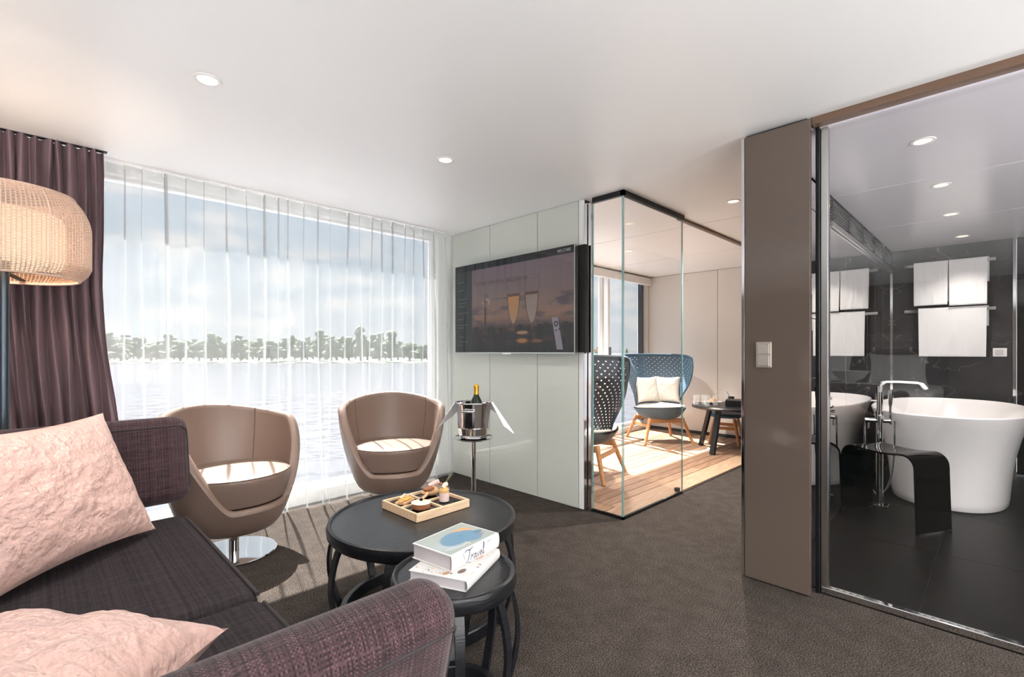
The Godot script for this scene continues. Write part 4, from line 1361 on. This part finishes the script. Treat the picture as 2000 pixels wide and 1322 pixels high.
func deck_room() -> void:
	var c := make_wing_chair("blue woven wing chair coloured darker for shade, seen from behind through the glass corner", M.shaded_weave)
	c.position = V(3.38, 0.015, -2.55)
	c.rotation.y = deg_to_rad(104)
	var d := make_wing_chair("blue woven wing chair with cream cushions by the end wall", M.blue_weave)
	d.position = V(5.36, 0.015, -2.90)
	d.rotation.y = deg_to_rad(-36)
	for s in [[-0.125, 0.10, "square cream cushion leaning on the woven wing chair back"], [0.13, -0.55, "cream cushion turned sideways inside the blue wing chair"]]:
		var p := part(self, numbered("cushion"), pillow(0.30, 0.32, 0.10, 90), M.cream_cloth)
		tag(p, s[2], "cushion")
		p.transform = d.transform * Transform3D(Basis(Vector3.UP, s[1]) * Basis(Vector3.RIGHT, -0.28), V(s[0], 0.61, -0.02 + 0.0 * s[0]))
	# black round table
	var t := thing("side_table", "black round deck table on splayed legs", "table", V(5.34, 0.015, -2.03))
	part(t, "table_top", mb().lathe([Vector2(0, 0.455), Vector2(0.37, 0.455), Vector2(0.395, 0.465), Vector2(0.40, 0.478), Vector2(0.392, 0.489), Vector2(0, 0.49)], 56), M.black_oak)
	for k in 4:
		var a := TAU * k / 4 + 0.15
		part(t, "leg", mb().bar([V(cos(a) * 0.24, 0.455, sin(a) * 0.24), V(cos(a) * 0.36, 0.001, sin(a) * 0.36)], 0.05, 0.035, V(-sin(a), 0, cos(a))), M.black_oak)
	rng.seed = 3
	for p in [[-0.17, -0.26], [-0.10, -0.20], [-0.20, -0.13], [-0.10, -0.08]]:
		var g := thing("tumbler", "clear water glass on the black deck table", "glass", V(5.30 + p[0], 0.5055, -2.06 + p[1]), 0, "glasses on the deck table")
		part(g, "wall", mb().lathe([Vector2(0, 0.0), Vector2(0.028, 0.0), Vector2(0.033, 0.105), Vector2(0.0315, 0.105), Vector2(0.0265, 0.008), Vector2(0, 0.008)], 24), M.tumbler_glass)
	t = thing("black_box", "flat black serving box on the deck table", "box", V(5.33, 0.5055, -1.99), 0.3)
	part(t, "body", mb().rbox(V(-0.10, 0, -0.085), V(0.10, 0.062, 0.085), 0.006), M.black_metal)
	t = thing("snack_plate", "white plate with orange snacks on the deck table", "plate", V(5.38, 0.5055, -2.25))
	part(t, "plate", mb().lathe([Vector2(0, 0.0), Vector2(0.06, 0.0), Vector2(0.10, 0.018), Vector2(0.10, 0.021), Vector2(0.06, 0.005), Vector2(0, 0.005)], 32), M.porcelain)
	rng.seed = 6
	for k in 9:
		var a := rng.randf() * TAU
		var r := rng.randf() * 0.05
		var pc := mb()
		pc.xf = Transform3D(Basis(Vector3.UP, rng.randf() * 3.0), V(cos(a) * r, 0.018 + 0.012 * (k / 3) + 0.004 * rng.randf(), sin(a) * r))
		pc.rbox(V(-0.026, -0.011, -0.016), V(0.026, 0.013, 0.016), 0.008)
		part(t, "snack", pc, [M.orange_food, M.toast, M.custard][k % 3])
	t = thing("sauce_pot", "small dark pot with a spoon on the deck table", "pot", V(5.53, 0.5055, -2.10))
	part(t, "pot", mb().lathe([Vector2(0, 0), Vector2(0.03, 0), Vector2(0.034, 0.075), Vector2(0.031, 0.075), Vector2(0.027, 0.008), Vector2(0, 0.008)], 24), M.gun_metal)
	part(t, "spoon", mb().tube([V(0.01, 0.015, 0.0), V(-0.02, 0.09, -0.02), V(-0.05, 0.135, -0.035)], 0.006, 7), M.porcelain)
	# footstool
	t = thing("footstool", "blue woven footstool on wooden legs half under the black table", "stool", V(5.78, 0.015, -2.25), 0.25)
	part(t, "woven_seat", mb().grid(func(u, v):
		var a: float = u * TAU
		var s: float = pow(sin(v * PI), 0.45)
		return V(cos(a) * 0.25 * s, 0.33 + 0.032 * -cos(v * PI), sin(a) * 0.20 * s), 36, 12, true), M.blue_weave)
	for s in [[-1, 1], [1, 1], [-1, -1], [1, -1]]:
		part(t, "leg", mb().tube([V(s[0] * 0.15, 0.30, s[1] * 0.10), V(s[0] * 0.22, 0.001, s[1] * 0.16)], 0.018, 10), M.oak_leg)
	for s in [-1, 1]:
		part(t, "crossbar", mb().bar([V(-0.16, 0.235, s * 0.112), V(0.16, 0.235, s * 0.112)], 0.04, 0.018, Vector3.UP), M.oak_leg)
		part(t, "crossbar", mb().bar([V(s * 0.17, 0.19, -0.11), V(s * 0.17, 0.19, 0.11)], 0.035, 0.018, Vector3.UP), M.oak_leg)
	# balustrade outside the sliding doors
	t = thing("balustrade", "teak handrail on glass outside the deck room doors", "railing", V(0, 0, -3.78))
	part(t, "handrail", mb().rbox(V(2.9, 1.085, -0.03), V(5.50, 1.120, 0.03), 0.008), M.teak)
	for x in [2.95, 4.2, 5.44]:
		part(t, "post", mb().box(V(x - 0.02, -0.1, -0.012), V(x + 0.02, 1.085, 0.012)), M.satin_steel)
	part(t, "glass_infill", mb().box(V(2.98, 0.05, -0.004), V(5.41, 1.05, 0.004)), M.pane)
	o_ledge()

func o_ledge() -> void:
	var o := structure("trim_2", "narrow steel ledge outside the windows")
	part(o, "ledge", mb().box(V(-4.4, -0.22, -3.86), V(6.3, -0.10, -3.622)), M.white_lacquer)

# ------------------------------------------------------------------ bathroom
func bathroom() -> void:
	var t := thing("bathtub", "white freestanding oval bathtub with a flared rim", "bathtub", V(5.0, 0.001, -0.272))
	var ring := func(a: float, ra: float, rb: float) -> Vector2:
		var c := cos(a)
		var s := sin(a)
		var k := pow(pow(absf(c), 2.5) + pow(absf(s), 2.5), -1.0 / 2.5)
		return Vector2(c * k * ra, s * k * rb)
	# rows: y, semi-axis x, semi-axis z
	var rows := [[0.0, 0.58, 0.315], [0.006, 0.60, 0.33], [0.05, 0.605, 0.335], [0.15, 0.615, 0.342], [0.25, 0.635, 0.352], [0.36, 0.67, 0.368], [0.46, 0.72, 0.39], [0.55, 0.775, 0.415], [0.62, 0.82, 0.437], [0.652, 0.842, 0.447], [0.66, 0.842, 0.448], [0.663, 0.834, 0.442], [0.66, 0.826, 0.434], [0.645, 0.815, 0.425], [0.55, 0.755, 0.39], [0.40, 0.67, 0.35], [0.25, 0.60, 0.31], [0.17, 0.52, 0.25], [0.15, 0.35, 0.16], [0.148, 0.001, 0.001]]
	part(t, "tub", mb().grid(func(u, v):
		var q: float = v * (rows.size() - 1)
		var k := mini(int(q), rows.size() - 2)
		var f := q - k
		var p: Vector2 = ring.call(-u * TAU, lerpf(rows[k][1], rows[k + 1][1], f), lerpf(rows[k][2], rows[k + 1][2], f))
		return V(p.x, lerpf(rows[k][0], rows[k + 1][0], f), p.y), 96, rows.size() - 1, true), M.porcelain)
	# floor-standing mixer
	t = thing("tub_mixer", "chrome floor-standing bath mixer with hand shower beside the tub", "faucet", V(4.205, 0.0, -0.585))
	part(t, "base_plate", mb().rbox(V(-0.05, 0.001, -0.05), V(0.05, 0.016, 0.05), 0.003), M.chrome)
	part(t, "column", mb().tube([V(0, 0.016, 0), V(0, 0.84, 0)], 0.020, 20), M.chrome)
	part(t, "sleeve", mb().tube([V(0, 0.60, 0), V(0, 0.66, 0)], 0.027, 20), M.chrome)
	var dv := V(0.35, 0, 0.94).normalized()
	var sd := V(-dv.z, 0, dv.x)
	part(t, "spout", mb().bar([V(0, 0.80, 0), V(0, 0.85, 0) + dv * 0.004, V(0, 0.872, 0) + dv * 0.03, V(0, 0.874, 0) + dv * 0.10, V(0, 0.870, 0) + dv * 0.20, V(0, 0.862, 0) + dv * 0.232, V(0, 0.828, 0) + dv * 0.255], 0.05, 0.016, sd), M.chrome)
	part(t, "mixer_body", mb().tube([V(0, 0.63, 0) - sd * -0.07 - dv * 0.0, V(0, 0.63, 0) + sd * -0.10], 0.014, 14), M.chrome)
	part(t, "mixer_body", mb().tube([V(0, 0.60, 0) - dv * 0.085, V(0, 0.60, 0) + dv * 0.06], 0.017, 16), M.chrome)
	part(t, "lever", mb().tube([V(0, 0.61, 0) - dv * 0.06, V(0, 0.54, 0) - dv * 0.065], 0.006, 8), M.chrome)
	part(t, "holder", mb().tube([V(0, 0.735, 0) - dv * 0.0, V(0, 0.735, 0) - dv * 0.05], 0.010, 12), M.chrome)
	part(t, "hand_shower", mb().lathe([Vector2(0, 0.575), Vector2(0.008, 0.575), Vector2(0.009, 0.70), Vector2(0.014, 0.72), Vector2(0.015, 0.815), Vector2(0.0, 0.818)], 18), M.chrome).position = dv * 0.062
	var hose := []
	for k in 33:
		var a := PI * k / 32.0
		hose.append(V(0, 0.60 - 0.53 * pow(sin(a), 0.55), 0) + dv * (-0.045 * cos(a) * -1.0 * 1.9 * -1.0) + V(0.01, 0, -0.0) * sin(a) - sd * 0.035 * sin(a))
	part(t, "hose", mb().tube(hose, 0.006, 8), M.chrome)
	# bent acrylic stool
	t = thing("bath_stool", "black glossy acrylic stool bent from one sheet beside the tub mixer", "stool", V(3.900, 0, -0.478))
	var ax := V(0.465, 0, -0.885).normalized()
	t.rotation.y = atan2(-ax.z, ax.x)
	var pth := []
	var hl := 0.225
	pth.append(V(-hl - 0.012, 0.012, 0))
	pth.append(V(-hl - 0.004, 0.25, 0))
	for k in 9:
		var a := PI / 2 * k / 8.0
		pth.append(V(-hl + 0.07 - 0.07 * cos(a), 0.385 + 0.075 * sin(a), 0))
	for k in range(1, 12):
		var q := k / 12.0
		pth.append(V(lerpf(-hl + 0.07, hl - 0.07, q), 0.46 - 0.012 * sin(PI * q), 0))
	for k in 9:
		var a := PI / 2 * (1.0 - k / 8.0)
		pth.append(V(hl - 0.07 + 0.07 * cos(a), 0.385 + 0.075 * sin(a), 0))
	pth.append(V(hl + 0.004, 0.25, 0))
	pth.append(V(hl + 0.012, 0.012, 0))
	part(t, "sheet", mb().bar(pth, 0.29, 0.012, Vector3.BACK), M.black_gloss)
	for s in [-1.0, 1.0]:
		for q in [-1.0, 1.0]:
			part(t, "foot", mb().rbox(V(s * (hl + 0.012) - 0.012, 0.001, q * 0.12 - 0.02), V(s * (hl + 0.012) + 0.012, 0.014, q * 0.12 + 0.02), 0.003, 1), M.black_metal)
	# towel rails and towels; local: x along the wall (world +z), z out of the wall (world -x)
	for r in [[1.905, "upper"], [1.468, "lower"]]:
		t = thing("towel_rail", "chrome towel rail, the %s of two on the stone wall" % r[1], "towel rail", V(6.10, r[0], -0.33), -PI / 2)
		part(t, "bar", mb().box(V(-0.316, -0.014, 0.055), V(0.316, 0.014, 0.063)), M.chrome)
		for s in [-1.0, 1.0]:
			part(t, "bracket", mb().rbox(V(s * 0.295 - 0.016, -0.014, 0.0005), V(s * 0.295 + 0.016, 0.014, 0.0545), 0.002, 1), M.chrome)
	var towels := [
		[-0.452, 1.905, 0.245, 0.432, 0.40, "folded white bath towel on the upper rail, on the mirror side", 1],
		[-0.195, 1.905, 0.255, 0.445, 0.24, "folded white bath towel on the upper rail, on the socket side", 2],
		[-0.306, 1.468, 0.470, 0.478, 0.20, "wide white bath towel hanging from the lower rail", 3]]
	for q in towels:
		t = thing("towel", q[5], "towel", V(6.10, q[1], q[0]), -PI / 2, "white towels")
		var f := noise(3.0, 2, 100 + q[6])
		var wid: float = q[2]
		var lf: float = q[3]
		var lb: float = q[4]
		var off: float = 0.0195 if q[6] < 3 else 0.0175
		var b := mb()
		for layer in [0.0, 1.0]:
			b.grid(func(u, v):
				var s: float = lerpf(-lb, lf, v)
				var th: float = 0.007 * layer
				var x: float = (u - 0.5) * wid * (1.0 - 0.05 * maxf(s, 0.0))
				if s < 0.0:
					x += 0.012
				var wv := f.get_noise_2d(u * 2.4, v * 0.6) * 0.010 * clampf(absf(s) * 5.0, 0, 1)
				var half := 0.014 + 0.004 + th
				var y := 0.0
				var z := 0.059
				if absf(s) < 0.03:
					var a: float = s / 0.03 * PI / 2
					y = 0.016 + th + 0.006 * cos(a)
					z = 0.059 + sin(a) * (0.010 + th)
				else:
					y = 0.016 + th - (absf(s) - 0.03)
					z = 0.059 + signf(s) * (0.010 + th) + (maxf(wv, -0.004) if s > 0 else 0.0)
				if s > 0:
					z += 0.02 * smoothstep(0.1, 0.45, s) if q[6] < 3 else 0.0
				return V(x, y, z), 24, 44)
		part(t, "cloth", b, M.linen_white)
	# mirrored cabinet fronts and mirror along the partition
	t = thing("mirror_cabinet", "tall cabinet with mirrored doors next to the bathroom glass", "cabinet", V(2.60, 0, -0.770))
	part(t, "carcass", mb().box(V(0, 0.02, 0.0), V(0.94, 2.06, 0.006)), M.black_metal)
	for y in [[0.02, 0.60], [0.604, 1.268], [1.272, 1.892], [1.896, 2.058]]:
		var d := part(t, "door", mb().rbox(V(0.0, y[0], 0.0062), V(0.935, y[1], 0.022), 0.001, 1), M.mirror)
		if y[0] == 0.604:
			part(d, "handle", mb().tube([V(0.885, 0.74, 0.022), V(0.885, 0.74, 0.045), V(0.93, 0.74, 0.045)], 0.008, 10), M.chrome)
	part(t, "side_profile", mb().box(V(0.940, 0.02, 0.0), V(0.955, 2.06, 0.026)), M.black_metal)
	part(t, "side_profile", mb().box(V(0.9555, 0.02, 0.0), V(0.964, 2.06, 0.026)), M.chrome)
	t = thing("wall_mirror", "tall mirror panels along the bathroom partition reflecting the tub", "mirror", V(3.57, 0, -0.770))
	var xs := [0.0, 0.46, 1.24, 1.60, 2.0, 2.50]
	for k in 5:
		part(t, "panel", mb().rbox(V(xs[k] + 0.0015, 0.03, 0.001), V(xs[k + 1] - 0.0015, 1.868, 0.02), 0.001, 1), M.mirror)
	part(t, "edge_profile", mb().box(V(2.502, 0.03, 0.001), V(2.514, 2.06, 0.03)), M.chrome)
	t = thing("air_grille", "dark louvred air grille above the mirror panels", "vent", V(3.57, 0, -0.770))
	part(t, "backing", mb().box(V(0, 1.905, 0.001), V(2.50, 2.06, 0.006)), M.black_gap)
	for k in 8:
		part(t, "slat", mb().bar([V(0.0, 1.918 + k * 0.0185, 0.020), V(2.50, 1.918 + k * 0.0185, 0.020)], 0.013, 0.003, V(0, -0.5, 0.85)), M.satin_steel)
	for k in 6:
		part(t, "divider", mb().box(V(0.02 + k * 0.49, 1.906, 0.006), V(0.03 + k * 0.49, 2.059, 0.034)), M.black_metal)
	part(t, "lower_ledge", mb().bar([V(0, 1.888, 0.02), V(2.50, 1.888, 0.02)], 0.032, 0.034, Vector3.UP), M.satin_steel)

# ------------------------------------------------------------------ behind the camera: the bed that the glass mirrors
func bed() -> void:
	var t := thing("bed", "wide bed with grey bedding against the bedroom wall", "bed", V(-3.2, 0, -1.5))
	part(t, "base", mb().rbox(V(-1.05, 0.05, -0.95), V(1.0, 0.32, 0.95), 0.03), M.bed_grey)
	part(t, "mattress", mb().rbox(V(-1.05, 0.32, -0.95), V(1.02, 0.60, 0.95), 0.08, 4), M.linen_white)
	part(t, "headboard", mb().rbox(V(-1.095, 0.05, -1.0), V(-1.055, 1.12, 1.0), 0.015), M.sofa_cloth)
	for z in [-0.45, 0.45]:
		var p := part(self, numbered("bed_pillow"), pillow(0.7, 0.48, 0.18, 95), M.linen_white)
		tag(p, "white pillow propped against the headboard", "pillow", "bed pillows")
		p.transform = Transform3D(Basis(Vector3.UP, PI / 2) * Basis(Vector3.RIGHT, -0.35), V(-4.02, 0.83, -1.5 + z))

func bath_fill() -> void:
	var t := thing("fill_wall_lamp", "opal wall lamp added out of view as fill light for the bathroom", "wall lamp", V(3.1, 1.62, 1.499))  # added lamp, fill light for the tub and bathroom
	part(t, "plate", mb().rbox(V(-0.05, -0.05, -0.012), V(0.05, 0.05, 0.0), 0.003), M.chrome)
	part(t, "globe", mb().grid(func(u, v): return V(sin(v * PI) * cos(u * TAU) * 0.09, -cos(v * PI) * 0.09, -0.103 + sin(v * PI) * sin(u * TAU) * 0.09), 24, 12, true), M.unseen_lamp_glow)
	var l := OmniLight3D.new()
	l.name = "fill_wall_light"
	t.add_child(l)
	l.position = V(0, 0, -0.103)
	l.light_color = Color(1.0, 0.985, 0.97)
	l.light_energy = 1.6
	l.omni_range = 10
	l.omni_attenuation = 2.0
	l.light_size = 0.09
	l.shadow_enabled = true

func unseen_lamps() -> void:
	# unseen sideboard and globe lamps, out of view, placed to light the lounge from behind
	var t := thing("sideboard", "unseen long white sideboard, out of view, carrying the lamps", "sideboard", V(-0.2, 0, 2.18))
	part(t, "body", mb().rbox(V(-1.8, 0.08, -0.2), V(1.8, 0.62, 0.2), 0.01), M.white_lacquer)
	part(t, "plinth", mb().box(V(-1.75, 0.001, -0.16), V(1.75, 0.08, 0.18)), M.black_metal)
	for x in [-1.5, 1.5]:
		t = thing("unseen_globe_lamp", "unseen opal globe lamp lighting the lounge from behind the viewpoint", "table lamp", V(-0.2 + x, 0.621, 2.15), 0, "unseen globe lamps")
		part(t, "foot", mb().lathe([Vector2(0, 0), Vector2(0.08, 0), Vector2(0.08, 0.012), Vector2(0.02, 0.02), Vector2(0.02, 0.10), Vector2(0.04, 0.11)], 24), M.satin_steel)
		part(t, "globe", mb().grid(func(u, v): return V(sin(v * PI) * cos(u * TAU) * 0.17, 0.27 - cos(v * PI) * 0.17, sin(v * PI) * sin(u * TAU) * 0.17), 32, 16, true), M.unseen_lamp_glow)
		var l := OmniLight3D.new()
		l.name = "unseen_globe_light"
		t.add_child(l, true)
		l.position = V(0, 0.27, 0)
		l.light_color = Color(0.985, 0.99, 1.0)
		l.light_energy = UNSEEN_GLOBE
		l.omni_range = 14
		l.omni_attenuation = 2.0
		l.light_size = 0.17
		l.shadow_enabled = true
	t = thing("added_low_cabinet", "low white cabinet added out of view to carry a fill lamp", "cabinet", V(-1.35, 0, -1.15))  # added out of view as a stand for a fill lamp
	part(t, "body", mb().rbox(V(-0.25, 0.04, -0.2), V(0.25, 0.62, 0.2), 0.01), M.white_lacquer)
	part(t, "plinth", mb().box(V(-0.22, 0.001, -0.17), V(0.22, 0.04, 0.17)), M.black_metal)
	for q in [[V(-0.2, 0.621, 2.15), "bowl lamp added for fill light between the two globe lamps", FILL_UPLIGHT], [V(-1.35, 0.621, -1.15), "bowl lamp added for fill light on the low cabinet", FILL_UPLIGHT_SOFA]]:  # added fill lamps out of view that brighten the ceiling
		t = thing("fill_uplighter", q[1], "table lamp", q[0], 0, "added bowl lamps")
		part(t, "bowl", mb().lathe([Vector2(0, 0), Vector2(0.07, 0), Vector2(0.07, 0.01), Vector2(0.02, 0.02), Vector2(0.02, 0.12), Vector2(0.12, 0.17), Vector2(0.18, 0.25), Vector2(0.175, 0.25), Vector2(0.115, 0.18), Vector2(0, 0.14)], 32), M.white_lacquer)
		part(t, "lamp_lens", mb().disc(V(0, 0.235, 0), Vector3.UP, 0.165, 28), M.unseen_lamp_glow)
		var l := SpotLight3D.new()
		l.name = "fill_beam"
		t.add_child(l, true)
		l.position = V(0, 0.262, 0)
		l.rotation_degrees.x = 90
		l.light_color = Color(0.985, 0.99, 1.0)
		l.light_energy = q[2]
		l.spot_range = 14
		l.spot_attenuation = 2.0
		l.spot_angle = 82
		l.spot_angle_attenuation = 0.35
		l.light_size = 0.12
		l.shadow_enabled = true

# ------------------------------------------------------------------ outside
func outside() -> void:
	var o := MeshInstance3D.new()
	o.name = "river"
	o.mesh = mb().box(V(-3000, -6.0, -3600), V(3000, -4.5, 60)).mesh()
	o.material_override = M.river_water
	add_child(o)
	o.set_meta("kind", "stuff")
	o.set_meta("label", "broad pale river under the windows")
	o.set_meta("category", "water")
	# far bank along a bearing from the cabin, nearer on the left, far away on the right
	var bank := func(px: float) -> Vector3:
		var l := (px - 1000.0) / 941.5
		var d := lerpf(244.0, 1150.0, smoothstep(860.0, 1240.0, px))
		var th := deg_to_rad(TURN)
		return V(sin(th) + l * cos(th), 0, -cos(th) + l * sin(th)) * d
	var b := mb()
	b.grid(func(u, v):
		var p: Vector3 = bank.call(lerpf(-2600.0, 1900.0, u))
		var q: Vector3 = p + p.normalized() * 120.0 * float(v)
		return V(q.x, -4.49 + [0.0, 0.6, 0.6, 0.6][roundi(v * 3)], q.z), 120, 3)
	var bk := part(self, "river_bank", b, M.river_bank)
	tag(bk, "low grassy bank across the river", "river bank")
	rng.seed = 77
	var kinds := []
	for k in 4:
		var t := thing("tree", "leafy tree, greyed by painted haze, in the row on the far river bank", "tree", V(0, -4, 0), 0, "trees on the far bank")
		part(t, "trunk", mb().tube([V(0, 0, 0), V(0.3, 4, 0.2), V(0.2, 8, 0)], 0.45, 7, false, [1.3, 1.0, 0.5]), M.bark)
		var f := noise(0.35, 3, 200 + k)
		var cb := mb()
		var tall: float = [13.5, 15.5, 12.0, 17.0][k]
		var wide: float = [4.7, 4.2, 4.8, 3.6][k]
		for j in 30:
			var hh := rng.randf_range(0.05, 1.0)
			var a := rng.randf() * TAU
			var rr := wide * sqrt(rng.randf()) * (1.05 - hh * hh * 0.7)
			var c := V(cos(a) * rr, 2.2 + hh * (tall - 4.0), sin(a) * rr)
			var s := rng.randf_range(1.0, 2.0) * (1.15 - 0.35 * hh)
			cb.grid(func(u, v):
				var d := V(sin(v * PI) * cos(u * TAU), -cos(v * PI), sin(v * PI) * sin(u * TAU))
				var e: Vector3 = c + d * s * (1.0 + 0.7 * f.get_noise_3dv(d * 3.0 + c))
				return V(e.x, maxf(e.y, 0.15), e.z), 12, 8, true)
		part(t, "crown", cb, [M.hazed_foliage, M.hazed_foliage_pale][k % 2])
		kinds.append(t)
	var px := -900.0
	var n := 0
	while px < 1330.0:
		var p: Vector3 = bank.call(px)
		var q := p + p.normalized() * (9.0 + 21.0 * ((n * 2) % 5) + rng.randf() * 3.0)
		var big: float = 0.8 + rng.randf() * 0.45 + 0.1 * sin(px * 0.013)
		var t: Node3D = kinds[n] if n < 4 else copy(kinds[rng.randi() % 4], Vector3.ZERO, 0)
		t.position = V(q.x, -3.78, q.z)
		t.rotation.y = rng.randf() * TAU
		t.scale = V(big * rng.randf_range(0.88, 1.0), big * rng.randf_range(0.8, 1.05), big)
		n += 1
		px += rng.randf_range(10.0, 13.0) if px > 180.0 and px < 900.0 else (rng.randf_range(30.0, 40.0) if px < 180.0 else rng.randf_range(48.0, 60.0))

func _ready() -> void:
	materials()
	view_and_light()
	shell()
	partitions()
	outside()
	curtains()
	sofa()
	floor_lamp()
	var c := make_tub_chair("brown leather tub armchair nearer the sofa, chrome disc foot showing")
	c.position = V(0.765, 0, -2.90)
	c.rotation.y = deg_to_rad(19)
	copy(c, V(1.77, 0, -2.96), deg_to_rad(-27), "brown leather tub armchair between the round table and the sheer curtain")
	make_hoop_table("coffee_table", "large round black table on bowed bentwood legs", V(1.165, 0, -1.70), 0.385, 0.40, 9, 0.3)
	make_hoop_table("nesting_table", "small round black table on bowed legs carrying two books", V(0.908, 0, -1.164), 0.187, 0.42, 8, 0.2)
	tray()
	books()
	champagne()
	television()
	small_wall_things()
	deck_room()
	bathroom()
	bed()
	unseen_lamps()
	bath_fill()
	downlights()
